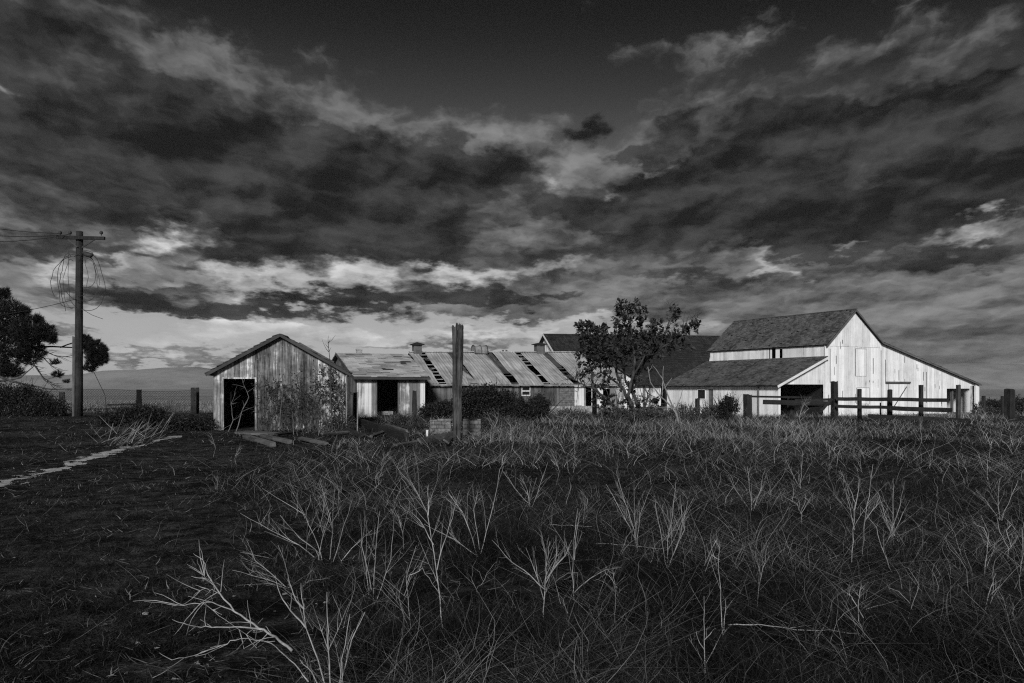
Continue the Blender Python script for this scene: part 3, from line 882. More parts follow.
# ------------------------------------------------------------------ pine on the left
def pine():
    D = 43.0; base = G(-38, D, -.1)
    o = thing('pine_tree', 'dark pine at the left edge with long low branches reaching behind the pole', 'tree', base)
    s = D/F
    def q(px, py, dd=0.0): return P(px, py, D+dd)-base
    w = MB(); nd = MB()
    w.tube([q(-38,430), q(-36,380,.1), q(-34,330,.1), q(-30,285), q(-28,250)], [.32,.27,.22,.15,.06], 9)
    branches = [[(-36,385,0),(-10,383,-.2),(20,378,-.3),(34,366,-.4)],
                [(-36,392,0),(0,377,-.3),(30,386,-.2),(52,389,0),(72,389,.2)],
                [(-34,360,.3),(5,352,.3),(38,346,.5),(60,347,.7),(78,347,.8),(95,350,.9)],
                [(20,362,0),(36,366,.2),(44,378,.3),(52,384,.3),(62,388,.3)],
                [(28,350,.2),(44,358,.4),(52,366,.4),(60,372,.4)],
                [(30,348,.2),(46,352,.5),(58,356,.5),(70,357,.5)],
                [(34,364,0),(40,374,.1),(46,382,.1),(54,386,.1)],
                [(-34,340,0),(0,330,-.5),(28,318,-.6),(44,322,-.6)],[(-34,320,0),(-5,305,0),(10,296,0)],
                [(-34,350,0),(0,345,.5),(30,335,.6),(50,332,.6)],[(-34,370,0),(-6,372,.2),(18,366,.2)],
                [(72,347,.8),(88,356,.9),(98,366,.9)],[(60,347,.7),(84,340,.9),(98,342,1)]]
    for k, b in enumerate(branches):
        pts = [q(*p) for p in b]; fine = []
        for a, c in zip(pts[:-1], pts[1:]):
            for j in range(3): fine.append(a.lerp(c, j/3)+rv(.03))
        fine.append(pts[-1]); n = len(fine)-1
        r0 = .08 if k in (0,1,2,7,9) else .04
        w.tube(fine, [r0*(1-.75*i/n) for i in range(n+1)], 6)
        if k in (1,3,4,5,6):
            for i in range(2, n, 1):
                w.tube(wander(fine[i], Vector((.8,0,-.25))+rdir()*.6, random.uniform(.3,.9), 4, .2), [.02,.016,.012,.009,.005], 3, False)
    def clump(px, py, rx, ry, n, dd=0.0, L=.25, rd=None):
        c = q(px, py, dd); n = int(n*1.5)
        for i in range(n):
            while True:
                v = rv()
                if .25*random.random() < v.length <= 1: break
            k = c+Vector((v.x*rx*s, v.y*(rd or (rx+ry)/2)*s, v.z*ry*s))
            d = Vector((v.x, v.y, v.z*.8+.55))
            needle_tuft(nd, k, d, L, 20, .011)
    # stacked clumps, knobbly outline
    clump(-12,315,22,26,300); clump(12,318,16,20,260,-.4); clump(30,330,18,15,260,-.6); clump(45,333,11,10,130,-.6); clump(52,338,5,6,40,-.5)
    clump(5,345,28,22,420,.2); clump(30,352,16,14,200,.1); clump(-15,350,25,30,300,.3); clump(8,370,16,8,140,.1); clump(-5,296,9,8,70); clump(6,293,5,6,40); clump(24,312,6,6,50,-.5); clump(38,319,5,5,40,-.5)
    clump(-25,280,18,25,200)
    for px, py, rx, ry, n in ((88,345,7,8,110),(97,350,9,11,180),(102,357,6,8,90),(93,360,8,9,110),(86,338,5,4,40),(104,350,4,5,30),(90,368,7,4,40)): clump(px, py, rx, ry, n, .9, .2)
    clump(58,374,6,4,26,.4,.18); clump(55,362,6,3,22,.4,.16); clump(67,381,4,2,12,.3,.15)
    w.build('trunk', M['bark'], o, True); nd.build('foliage', M['needle'], o)
pine()

# ------------------------------------------------------------------ utility pole
def utility_pole():
    D = 38.0; base = G(79, D, -.3)
    o = thing('utility_pole', 'tall wooden utility pole with single crossarm and loose wires', 'utility pole', base)
    def q(px, py, dd=0.0): return P(px, py, D+dd)-base
    p = MB(); pts = [q(78.6,424), q(78.8,380), q(79,330), q(79.3,280), q(79.6,231.5)]
    p.tube(pts, [.19,.185,.175,.165,.155], 14); p.build('pole', M['post_wood'], o, True)
    a = MB(); a.bar(q(56.7,237.3,-.22), q(104.8,238.3,-.22), .12, .15); a.build('crossarm', M['post_wood'], o)
    for x0, y0, x1, y1 in ((68,239.5,77.5,247), (94.5,239.8,82,247.5)):
        b = MB(); b.bar(q(x0,y0,-.3), q(x1,y1,-.22), .04, .05); b.build('brace', M['wire'], o)
    for px in (60.2, 70.0, 101.3):
        i = MB(); c = q(px, 235.6, -.22)
        i.tube([c, c+Vector((0,0,.06)), c+Vector((0,0,.09)), c+Vector((0,0,.15)), c+Vector((0,0,.2)), c+Vector((0,0,.22))], [.02,.02,.075,.085,.06,.02], 10)
        i.build('insulator', M['wire'], o, True)
    b = MB(); b.tube([q(82.5,252.5,-.1), q(85,253.5,-.15), q(88,254.8,-.2), q(91,255.2,-.2), q(93,254.5,-.2)], [.05,.11,.13,.12,.05], 10); b.build('bracket', M['wire'], o, True)
    for k in range(7):
        pass
    st = tag(MB_post('stub_post', G(74.2, D+.35, -.2), .19, 4.05, 'grey_wood_z'), 'pale grey stub post strapped beside the utility pole', 'post')
    # hanging loops of wire
    w = MB()
    for cx, cy, rx, ry, yaw, t0, t1 in ((78,284,20,30,.2,-.3,3.6),(84,279,14,24,.9,-2.6,1.6),(88,283,17,30,.3,-1.9,1.9),(83,278,11,20,-.5,-2.2,1.5),(75,282,12,27,.4,1.3,5.0),
                                       (74,284,9,24,-.3,1.2,4.9),(86,272,9,17,1.1,-2,2.2),(70,283,5,28,.6,1.2,4.6)):
        pts = []
        for i in range(25):
            t = t0+(t1-t0)*i/24
            x = math.cos(t)*rx*D/F; z = math.sin(t)*ry*D/F
            pts.append(P(cx, cy, D)+Vector((x*math.cos(yaw*.5), -.25+x*math.sin(yaw), z))+Vector((.16*mnoise.noise(Vector((t*1.1,cx,0))), 0, .22*mnoise.noise(Vector((t*.9,cx,5)))))+rv(.02))
        w.tube(pts, .012, 4, False)
    w.tube([P(69,250,D-.2), P(68,275,D-.2), P(70,300,D-.2), P(77,309,D-.2)], .012, 4)
    w.tube([P(82,309,D-.2), P(92,315,D-.3), P(103,319,D-.3)], .011, 4)
    tag(w.build('wire_coil', M['wire'], None), 'tangle of loose wire loops hanging from the utility pole', 'wire')
    for k, (px, py0, pyL, lab) in enumerate(((60.2,233.5,219,'uppermost sagging power line running left from the crossarm'),(60.5,235,228.5,'middle power line running left from the crossarm'),(70,234,238,'lowest power line running left from the crossarm'))):
        w = MB(); a = P(px, py0, D-.22); b = P(-60, pyL, D-3); n = 14; pts = []
        for i in range(n+1):
            t = i/n; p_ = a.lerp(b, t); p_.z -= 1.0*t*(1-t)*(.5+.25*k); pts.append(p_)
        w.tube(pts, .014, 4); tag(w.build('power_line', M['wire']), lab, 'cable')
    w = MB(); a = P(76,299,D-.2); b = P(-60,322,D-6); w.tube([a.lerp(b, i/10)-Vector((0,0,.6*(i/10)*(1-i/10))) for i in range(11)], .012, 4)
    tag(w.build('power_line', M['wire']), 'single low service wire running left from the middle of the pole', 'cable')
    w = MB(); w.tube([P(91,366,D+1.5), P(105,395,D+3.5), G(107,D+4)], .014, 4); tag(w.build('guy_wire', M['wire']), 'thin slanting guy wire to the right of the pole', 'cable')

def MB_post(name, base, w, h, mat, lean=0.0, top='flat', depth=None, rot=0.3):
    """one weathered squared timber post, slightly tapered and chipped at the top"""
    w *= .8; mb = MB(); d = depth or w; n = 7
    rows = []
    c = [(-1,-1),(-.2,-1.04),(.25,-.97),(1,-1),(1.02,0),(1,1),(0,1),(-1,1),(-.97,0)]
    for i in range(n+1):
        t = i/n
        k = 1-.08*t
        row = []
        for j, (a, b) in enumerate(c):
            jx = .035*w*mnoise.noise(Vector((j*1.7, t*3, base.x)))
            zz = h*t
            if i == n: zz += random.uniform(-.35, .12)*w*.6
            x = a*w/2*k+jx*3; y = b*d/2*k
            row.append((x*math.cos(rot)-y*math.sin(rot)+lean*zz, x*math.sin(rot)+y*math.cos(rot), zz))
        rows.append(row)
    m = len(c)
    for r in rows: mb.v += r
    for i in range(n):
        for j in range(m):
            j2 = (j+1) % m; mb.f.append((i*m+j, i*m+j2, (i+1)*m+j2, (i+1)*m+j))
    mb.f.append(tuple(n*m+j for j in range(m)))
    o = mb.build(name, M[mat]); o.location = base
    return o
utility_pole()

# ------------------------------------------------------------------ tall split post in the middle
def split_post():
    D = 24.0; base = G(457.5, D, -.15)
    o = thing('timber_post', 'tall split weathered timber post standing alone in the middle', 'post', base)
    def q(px, py, dd=0.0): return P(px, py, D+dd)-base
    def half(pxs, w, name, seed):
        mb = MB(); n = 40; m = 18
        for i in range(n+1):
            t = i/n; py = 446+(pxs[2]-446)*t
            cx = pxs[0]+(pxs[1]-pxs[0])*t
            c = q(cx, py, 0)
            for j in range(m):
                a = 2*math.pi*j/m
                rr = w*(1.08+.28*mnoise.noise(Vector((math.cos(a)*1.5+seed, math.sin(a)*1.5, t*5)))+.34*mnoise.noise(Vector((math.cos(a)*5+seed, math.sin(a)*5, t*2.2)))+.14*mnoise.noise(Vector((j*2.1, t*30, seed))))
                if i == n: c2 = c+Vector((0,0,random.uniform(-.16,.05)))
                else: c2 = c
                mb.v.append((c2.x+math.cos(a)*rr, c2.y+math.sin(a)*rr*1.5, c2.z))
        for i in range(n):
            for j in range(m):
                j2 = (j+1) % m; mb.f.append((i*m+j, i*m+j2, (i+1)*m+j2, (i+1)*m+j))
        mb.f.append(tuple(n*m+j for j in range(m)))
        mb.build(name, M['light_post'], o)
    half((456.0,454.9,324.5), .078, 'split_half', 1.0)
    half((458.8,460.5,323.5), .078, 'split_half', 5.0)
    b = MB(); b.add([q(445.5,344.2), q(453,341.8), q(453,344.8), q(445.5,344.2,.05), q(453,341.8,.12), q(453,344.8,.12)], [(0,2,1),(3,4,5),(0,1,4,3),(1,2,5,4),(2,0,3,5)])
    b.build('splinter', M['grey_wood_x'], o)
split_post()

# ------------------------------------------------------------------ posts, fences
def post(px, py0, py1, wpx, label, mat='post_wood', cat='post', name='fence_post', lean=0.0, d=None, group=None):
    g = GD(px, py1) if d is None else G(px, d)
    D = g.y
    ztop = CAMZ+(HOR-py0)/F*D
    o = MB_post(name, g-Vector((0,0,.25)), wpx/F*D, ztop-g.z+.25, mat, lean)
    return tag(o, label, cat, group)

def mesh_fence():
    o = thing('wire_fence', 'sagging wire mesh fence with dark posts at the edge of the pale field', 'fence', G(100, 43))
    b = o.location.copy()
    D = 43.0
    def par(ob):
        ob.parent = o; ob.location = ob.location-b
    for px, top, w in ((13,396,4),(62,392,5.5),(139,389.5,6)):
        g = G(px, D+.1)
        par(MB_post('post', g-Vector((0,0,.2)), w/F*D, CAMZ+(HOR-top)/F*D-g.z+.2, 'post_wood'))
    for dx in (-2.3, 2.2):
        g = G(195+dx, D-.4+.15*dx)
        par(MB_post('post', g-Vector((0,0,.2)), 4.6/F*D, CAMZ+(HOR-387.5)/F*D-g.z+.2, 'post_wood'))
    m = MB()
    x0, x1 = G(-30, D).x, G(197, D).x; H = 1.25; st = .14
    def w(x, z):
        return Vector((x, D+.03*math.sin(x*1.3), zt(x, D)+z-.05*math.sin(x*.9)-b.z))-Vector((b.x, b.y, 0))
    n = int((x1-x0)/st)
    for k in range(-int(H/st)-1, n+1):
        for sgn in (1, -1):
            a = x0+k*st if sgn > 0 else x0+(k+H/st)*st
            e = a+H*sgn
            z0, z1 = 0.05, H
            lo, hi = min(a, e), max(a, e)
            if hi < x0 or lo > x1: continue
            t0, t1 = 0.0, 1.0
            if sgn > 0:
                t0 = max(0, (x0-a)/H); t1 = min(1, (x1-a)/H)
            else:
                t0 = max(0, (a-x1)/H); t1 = min(1, (a-x0)/H)
            if t1-t0 < .05: continue
            p = w(a+sgn*H*t0, z0+(z1-z0)*t0); q = w(a+sgn*H*t1, z0+(z1-z0)*t1)
            m.tube([p, q], .008, 3, False)
    for z in (.05, H): m.tube([w(x0+(x1-x0)*i/40, z) for i in range(41)], .008, 4)
    m.build('wire_mesh', M['wire'], o)
    r = MB(); r.bar(G(107,D+.2,.45)-b, G(138,D+.2,.5)-b, .08, .1); r.build('rail', M['post_wood'], o)
    par(MB_post('post', G(148.5, D-.3)-Vector((0,0,.1)), .12, .75, 'grey_wood_z', -.25))
mesh_fence()

def rail_fence():
    base = G(890, 36.5)
    o = thing('rail_fence', 'dark wooden rail fence running in front of the white barn gable', 'fence', base)
    def par(ob): ob.parent = o; ob.location = ob.location-base
    spec = [(834.2,381,6.6,38.5),(859.5,389,4.0,38.6),(889.8,389.5,4.6,37.3),(921,385,4.2,36.6),(958.3,384.5,4.2,35.4)]
    for i, (px, top, w, d) in enumerate(spec):
        g = G(px, d)
        par(MB_post('post', g-Vector((0,0,.25)), w/F*d, CAMZ+(HOR-top)/F*d-g.z+.25, 'light_post' if i == 4 else 'post_wood', .0))
    g = G(880.5, 37.6); par(MB_post('post', g-Vector((0,0,.1)), .07, 1.0, 'post_wood'))
    def rail(a, b, h, off=.16):
        r = MB(); n = 5; pa = P(*a)-base; pb = P(*b)-base
        prev = None
        pts = [pa.lerp(pb, i/n)+Vector((0, -off*0, random.uniform(-.012,.012))) for i in range(n+1)]
        for p, q in zip(pts[:-1], pts[1:]): r.bar(p, q+(q-p)*.002, .05, h)
        r.build('rail', M['rail_wood'], o)
    D = lambda px: 38.35+(px-834)/(958-834)*(35.2-38.35)
    for a, b, h in (((836,398.8),(890,399.3),.17),((890.5,399.4),(949,400.2),.165),((836,406.2),(890,407.4),.15),((890.5,408.2),(952,410.2),.20),((868,415.8),(968,420.6),.17)):
        rail((a[0], a[1], D(a[0])-.14), (b[0], b[1], D(b[0])-.14), h)
rail_fence()

def broken_fence():
    base = G(780, 39.5)
    o = thing('rail_fence', 'broken end of the rail fence in front of the barn side opening', 'fence', base)
    def par(ob): ob.parent = o; ob.location = ob.location-base
    for px, top, w, d in ((747.5,394,8,38.0),(791,396,6.5,39)):
        g = G(px, d); par(MB_post('post', g-Vector((0,0,.25)), w/F*d, CAMZ+(HOR-top)/F*d-g.z+.25, 'post_wood'))
    for a, b, h in (((752,396.5,38.1),(812,397.5,38.9),.09),((763,402,38.3),(829,403.5,38.3),.22),((806,406,38.7),(831,403,38.2),.2),((820,412,38.2),(832,398.5,38.1),.14),((795,400.5,38.6),(830,399.5,38.3),.12)):
        r = MB(); r.bar(P(*a)-base, P(*b)-base, .05, h, random.uniform(-.1,.1)); r.build('rail', M['rail_wood'], o)
broken_fence()

post(697.5, 398, 413, 4.5, 'short charred stump in front of the barn side window', name='stump', d=40)
post(728, 396, 416, 7, 'bushy ivy wrapped fence stump left of the broken rail fence', name='stump', d=38.5)
post(1009.5, 389, 424.5, 9.0, 'thick squared dark post at the right edge of the field')
post(983.5, 396, 411, 3.4, 'small far post beside the barn right corner', d=52)
post(1002.5, 396, 409, 3.2, 'small far post just behind the thick right hand post', d=54)
post(414.5, 390.5, 418, 5, 'dark upright post in front of the pale plank shed', d=38)
post(355.2, 392.5, 417, 4.6, 'dark upright post at the left corner of the pale plank shed', d=38)
post(594.5, 384, 412, 4.5, 'dark post under the tree in front of the low shed wall', d=41)
post(427, 430, 438.5, 2.6, 'tiny pale stake in grass left of the tall split post', 'white_board', name='stake')
for px, py0, py1, lab in ((346.4,375,432,'thin leaning pipe at the right corner of the weathered shed'), (357.4,392,434,'thin upright pipe right of the weathered shed')):
    g = GD(px, py1); D = g.y
    t = MB(); t.tube([g-Vector((0,0,.1)), P(px+.3, py0, D)], .022, 6); tag(t.build('pipe', M['concrete']), lab, 'pipe')
for px, lab in ((1020, 'fallen dark rail lying at the right frame edge'),):
    r = MB(); a = P(1016,417.5,33); b = P(1050,419,32); r.bar(a, b, .06, .16); tag(r.build('rail', M['rail_wood']), lab, 'rail')

# low masonry, boards, beams lying about
def rubble(px0, px1, py0, py1, label):
    a = GD(px0, py1); b = GD(px1, py1); D = a.y; h = (py1-py0)/F*D
    o = thing('masonry_block', label, 'masonry', a)
    mb = MB(); z = -.05; r = 0; L = b.x-a.x
    while z < h:
        x = -(.12 if r % 2 else 0)
        while x < L:
            w = random.uniform(.2,.34); x0, x1 = max(0, x), min(L, x+w-.012)
            if x1-x0 > .03: mb.box(x0, x1, random.uniform(0,.025), .4, z, min(z+.115, h+random.uniform(-.03,.03)))
            x += w
        z += .125; r += 1
    mb.build('course', M['brick'], o)
rubble(463, 480.5, 419.5, 438, 'low mottled brick pier right of the tall split post')
rubble(430, 451, 419.5, 434, 'low brick wall stub left of the tall split post')

def board(name, a, b, w, h, label, mat='grey_wood_x', roll=0.0, cat='board', lift=.06):
    A = GD(*a[:2]) if len(a) == 2 else P(*a); B = GD(*b[:2]) if len(b) == 2 else P(*b)
    if len(a) == 2: A.z += lift
    if len(b) == 2: B.z += lift
    mid = (A+B)/2; d = (B-A); ang = math.atan2(d.y, d.x)
    o = None
    mb = MB(); L = d.length; sl = math.asin(d.z/L)
    c, s = math.cos(sl), math.sin(sl)
    n = 4
    for i in range(n):
        p = Vector((-L/2+L*i/n, random.uniform(-.004,.004), 0)); q = Vector((-L/2+L*(i+1)/n, 0, 0))
        mb.bar(Vector((p.x*c, p.y, p.x*s)), Vector((q.x*c*1.0, q.y, q.x*s)), w*random.uniform(.98,1.02), h, roll)
    o = mb.build(name, M[mat]); o.location = mid; o.rotation_euler = (0,0,ang)
    return tag(o, label, cat)
board('beam', (362,427), (407,444.5), .12, .30, 'heavy dark beam lying aslant right of the weathered shed', 'rail_wood', .2, 'beam', .18)
board('beam', (386,436), (407,444), .06, .10, 'thin plank on the heavy slanting beam', 'grey_wood_x', .4, 'board', .36)
board('board', (420,446), (448,440), .22, .05, 'grey board lying at the foot of the tall split post', 'grey_wood_x', .9, lift=.12)
board('board', (446,447), (451,438), .2, .05, 'short tilted board against the tall split post', 'grey_wood_x', .6, lift=.15)
board('plank', (241,433.5), (274,435.5), .55, .07, 'broad doorstep plank before the weathered shed', 'grey_wood_x', .05, 'board', .05)
board('board', (276,437), (300,433.5), .12, .05, 'dark broken board before the middle of the weathered shed', 'rail_wood', .3, lift=.08)
board('beam', (245,438.5), (273,447), .16, .12, 'grey beam lying before the weathered shed doorway', 'grey_wood_x', .2, 'beam', .06)
board('beam', (262,437.5), (290,444), .14, .10, 'second beam lying beside the doorstep plank', 'grey_wood_x', .1, 'beam', .06)
board('board', (344,432), (362,439), .2, .06, 'dark board in weeds near the thin pipes', 'rail_wood', .5, lift=.1)
board('board', (322,437), (349,434.5), .10, .04, 'pale board lying along the weathered shed right corner', 'grey_wood_x', .2, lift=.1)
board('board', (412,438), (440,446), .14, .05, 'narrow board in grass left of the tall split post', 'rail_wood', .4, lift=.1)

board('board', (300,441), (326,447), .14, .05, 'weathered board lying in weeds below the shed creeper', 'grey_wood_x', .3, lift=.09)
board('board', (371,441), (388,434), .10, .06, 'short board crossing under the heavy slanting beam', 'grey_wood_x', .3, lift=.14)
board('board', (396,449), (425,444), .13, .05, 'flat grey plank left of the tall split post foot', 'grey_wood_x', .2, lift=.10)
board('board', (466,446), (489,441), .12, .05, 'weathered plank in grass right of the tall split post', 'grey_wood_x', .4, lift=.10)
board('board', (383,428), (412,430), .10, .05, 'dark plank lying in front of the plank shed', 'rail_wood', .2, lift=.14)
# ------------------------------------------------------------------ bushes
bush('bush', 'large dark round bush at the left edge below the pine', 'bush', G(14, 39), (1.9, 1.2, 1.65), 1500, .10, .05)
bush('bush', 'low dark bush at the foot of the utility pole', 'bush', G(47, 38.5), (1.1, .8, .95), 500, .10, .05)
bush('brush_pile', 'wide dark heap of brush right of the utility pole', 'brush pile', G(140, 31), (1.6, 1.0, .78), 1300, .09, .04, lobes=6)
bush('brush_pile', 'low dark tail of brush beside the weathered shed left wall', 'brush pile', G(188, 29.5), (.95, .7, .55), 450, .08, .04, lobes=4)
bush('bush', 'big dark domed bush behind the tall split post', 'bush', G(485, 37.5), (1.75, 1.2, 1.85), 2400, .10, .055, lobes=6)
bush('bush', 'dark bush running left from the domed bush toward the plank shed', 'bush', G(446, 38.0), (1.5, .9, .95), 900, .10, .055, lobes=4)
bush('bush', 'small pointed dark bush in front of the low shed wall', 'bush', G(539, 37.6), (.6, .5, 1.25), 460, .09, .05, lobes=3)
bush('bush', 'low dark bush at the end of the row before the low shed', 'bush', G(522, 37.2), (1.5, .9, .95), 800, .09, .05, lobes=3)
bush('bush', 'scrubby bush wrapped round the ivy stump by the barn', 'bush', G(728, 38), (.5, .4, 1.25), 260, .10, .05, lobes=3)
bush('bush', 'low scrub left of the barn side window', 'bush', G(684, 38.5), (.9, .5, .85), 260, .08, .035, 'bush2', lobes=3)
bush('bush', 'grey scrub between barn window and broken fence', 'bush', G(712, 38.5), (.8, .5, .8), 240, .08, .035, 'bush2', lobes=3)
bush('bush', 'grey scrub in front of the brick wall stub', 'bush', G(404, 31), (.9, .5, .6), 260, .08, .025, 'bush2', lobes=4)
bush('bush', 'grey scrub at the right of the tall split post', 'bush', G(498, 29), (1.1, .6, .6), 300, .08, .025, 'bush2', lobes=5)
bush('bush', 'low grey scrub beside the shed right corner pipes', 'bush', G(338, 29.2), (.8, .4, .6), 220, .08, .025, 'bush2', lobes=4)
bush('bush', 'low scrub in front of the low shed foundation', 'bush', G(570, 37), (1.3, .6, .7), 320, .09, .03, 'bush2', lobes=5)
bush('bush', 'round dark shrub beyond the barn right corner', 'bush', G(1000, 62), (2.2, 1.3, 1.2), 500, .14, .07)
bush('bush', 'low far shrub at the right edge beyond the thick post', 'bush', G(1030, 58), (2.2, 1.2, 1.6), 500, .14, .07)
bush('bush', 'pale scrub low beside the barn right corner', 'bush', G(988, 55), (1.3, .8, .75), 260, .10, .045, 'bush2', lobes=3)
bush('bush', 'dark shrub under the leafy tree trunk', 'bush', G(652, 36), (1.0, .6, .75), 300, .09, .04, 'bush2', lobes=4)
bush('bush', 'dark scrub at the left foot of the leafy tree', 'bush', G(616, 36.5), (1.0, .6, .7), 260, .09, .04, 'bush2', lobes=4)

def vine():
    D = 29.5; base = G(300, D)
    D0 = lambda px: 29.55+1.1*max(0, min(1, (px-213)/133))
    o = thing('vine', 'tangled half bare creeper climbing the weathered shed front', 'creeper', base)
    def q(px, py, dd=0.0): return P(px, py, D0(px)+min(dd, .15))-base
    w = MB(); lf = MB()
    starts = [(262,432),(270,432),(279,432),(287,433),(296,432),(304,433),(311,432),(320,432),(328,432),(336,432),(341,431)]
    for sx, sy in starts:
        for k in range(4):
            tx = sx+random.uniform(-14,14); ty = random.uniform(372,405) if sx < 290 else random.uniform(362+abs(sx-320)*.2,398)
            ty = max(ty, 342+abs(tx-280)*.57+8)
            a = q(sx+random.uniform(-3,3), sy, random.uniform(-.5,.2)); b = q(tx, ty, random.uniform(-.1,.25))
            pts = [a.lerp(b, i/7)+Vector((random.uniform(-.09,.09), random.uniform(-.05,.05), 0)) for i in range(8)]
            w.tube(pts, [.018-.0018*i for i in range(8)], 4, False)
            for i in range(2, 8):
                for j in range(3):
                    t = wander(pts[i], rdir()+Vector((0,-.3,.3)), random.uniform(.15,.5), 3, .4)
                    w.tube(t, [.008,.006,.005,.003], 3, False)
                    for l in range(2 if ty < 395 else 1):
                        if random.random() < .45: lf.leaf(t[-1]+rdir()*.06, rdir()+Vector((0,-.3,-.2)), .10, .06, rdir())
    for px, py, rx, ry, n in ((275,388,11,9,22),(283,402,16,12,26),(312,398,13,14,28),(326,388,12,16,44),(333,378,8,10,24),(338,398,8,12,18),(322,370,6,6,10)):
        s = D/F
        foliage_blob(lf, q(px, py, .1), (rx*s, .22, ry*s), n, .10, .055, .10, 7, w, .1)
    w.build('stem', M['bark'], o); lf.build('foliage', M['vine'], o)
vine()

def sapling(label, pts, D, r0, mat, twigs=6, name='bare_sapling'):
    base = G(pts[0][0], D, -.05)
    o = thing(name, label, 'sapling', base)
    w = MB(); L = [P(px, py, D)-base for px, py in pts]; fine = []
    L[0] = Vector((0,0,0))
    for a, b in zip(L[:-1], L[1:]):
        for j in range(3): fine.append(a.lerp(b, j/3)+rv(.012))
    fine.append(L[-1]); n = len(fine)-1
    w.tube(fine, [r0*(1-.8*i/n) for i in range(n+1)], 5)
    for k in range(twigs):
        i = random.randrange(n//3, n+1)
        t = wander(fine[i], rdir()+Vector((0,0,.7)), random.uniform(.2,.6), 4, .2)
        w.tube(t, [.4*r0,.3*r0,.25*r0,.18*r0,.1*r0], 4, False)
    w.build('stem', M[mat], o)
sapling('thin bare sapling rising above the weathered shed right roof', [(333,432),(331,400),(330,370),(329,352),(328,339)], 29.0, .03, 'bark', 10)
sapling('bare crooked sapling in front of the weathered shed doorway', [(236,436),(242,412),(249,397),(243,383)], 29.2, .025, 'dry2', 12)
sapling('pale bent stem crossing the weathered shed doorway', [(228,436),(233,420),(231,404),(236,392)], 29.1, .022, 'dry2', 8)
sapling('tall pale stem before the middle of the weathered shed', [(279,434),(281,405),(283,385),(284,374)], 29.1, .02, 'dry2', 6)
sapling('straight pale stem at the right of the shed creeper', [(294,446),(293,425),(292.5,412)], 27, .018, 'dry2', 4)
sapling('forked grey stem low before the shed creeper', [(318,444),(322,425),(325,410)], 26.5, .018, 'dry2', 6)

def stick(name, label, polys, D0, mat='dry', cat='branch', lift=.03, twigs=0):
    """a fallen branch: polylines given as ground pixels with height"""
    base = GD(*D0)
    o = thing(name, label, cat, base)
    w = MB()
    for pts, r0, r1 in polys:
        L = []
        for p in pts:
            g = GD(p[0], p[1]+ (p[2] if len(p) > 2 else 0))
            if len(p) > 2: g = P(p[0], p[1], g.y)
            else: g.z += lift
            L.append(g-base)
        fine = []
        for a, b in zip(L[:-1], L[1:]):
            for j in range(4): fine.append(a.lerp(b, j/4)+rv(.006))
        fine.append(L[-1]); n = len(fine)-1
        w.tube(fine, [(r0+(r1-r0)*i/n)*.34 for i in range(n+1)], 6)
        for k in range(twigs):
            i = random.randrange(1, n+1)
            tw = wander(fine[i], (fine[i]-fine[i-1]).normalized()+rdir()*.8, random.uniform(.08,.30), 4, .18)
            w.tube(tw, [.003,.0026,.002,.0016,.001], 4, False)
    w.build('limb', M[mat], o, True)
stick('fallen_branch', 'thick bleached antler shaped branch lying in the left foreground',
      [([(292,650,30),(276,637,32),(260,628,34),(235,612,36),(215,588,50),(207,571,60),(203,560,66)], .024, .008),
       ([(262,629,34),(240,627,30),(218,627,26),(196,626.5,22)], .016, .008),
       ([(236,613,36),(213,602,36),(195,604,30),(172,606,26)], .012, .005),
       ([(222,596,45),(212,590,44),(203,589,40),(193,597,34)], .008, .003),
       ([(213,585,50),(205,578,52),(200,572,54)], .006, .003),
       ([(308,681,20),(290,660,24),(272,643,24),(240,638,20),(222,645,14),(196,655,8),(172,660,6)], .010, .004),
       ([(200,602,30),(225,620,20),(255,640,12)], .006, .003)], (292,676), twigs=7)
stick('stick', 'long pale stick lying across the grass at lower right', [([(728,632),(760,633),(796,637),(830,638),(858,641)], .011, .004), ([(790,636),(806,634),(812,633)], .005, .002)], (796,637), lift=.05)
stick('stick', 'short pale curved stick in the right foreground', [([(866,616),(880,612),(897,607)], .008, .005)], (880,612), lift=.05)
stick('stick', 'thin pale stick lying in grass near the right edge', [([(920,548),(940,551),(966,557)], .010, .004)], (940,551), lift=.06)
stick('stick', 'bent pale stick with upturned end in the bottom left foreground', [([(343,663),(358,663),(367,661),(373,652,6),(372,640,10)], .008, .005)], (358,663), lift=.04)
stick('stick', 'pale stick lying in grass behind the middle weeds', [([(548,530),(575,531),(592,532)], .016, .008)], (570,531), lift=.06)
stick('stick', 'long thin stick lying in grass right of the middle weeds', [([(596,549),(625,551),(662,555)], .012, .006)], (625,551), lift=.06)
stick('fallen_branch', 'bare pale bough lying over the bush at the left edge', [([(-20,392,42),(0,402,36),(15,408,28),(33,417,14)], .05, .02), ([(18,409,27),(26,410,22),(33,412,17)], .02, .008)], (10,440), 'dry2')
stick('stick', 'pale thin root at the left frame edge in short turf', [([(-6,622),(6,616),(14,612)], .008, .004)], (4,618), lift=.02)

# dry stalk fan beside the brush pile
def stalk_fan():
    o = thing('dry_stalks', 'fan of slanting pale dry stalks before the brush pile', 'stalks', GD(130, 446))
    base = o.location.copy()
    for k in range(70):
        w = MB()
        px = random.triangular(86, 168, 128); g = GD(px, random.uniform(433, 447)-(.12*(px-125) if px > 125 else 0))
        L = random.uniform(.25,.95); d = Vector((random.uniform(.3,1.2), random.uniform(-.3,.3), random.uniform(.35,.9)))
        if random.random() < .12: d.x *= -1
        pts = wander(g-base, d, L, 4, .10)
        w.tube(pts, [.008,.007,.006,.005,.003], 3, False)
        if random.random() < .4: w.tube(wander(pts[2], d+rdir()*.8, L*.4, 3, .15), [.005,.004,.003,.002], 3, False)
        w.build('stalk', M['dry' if random.random() < .5 else 'dry2'], o)
stalk_fan()

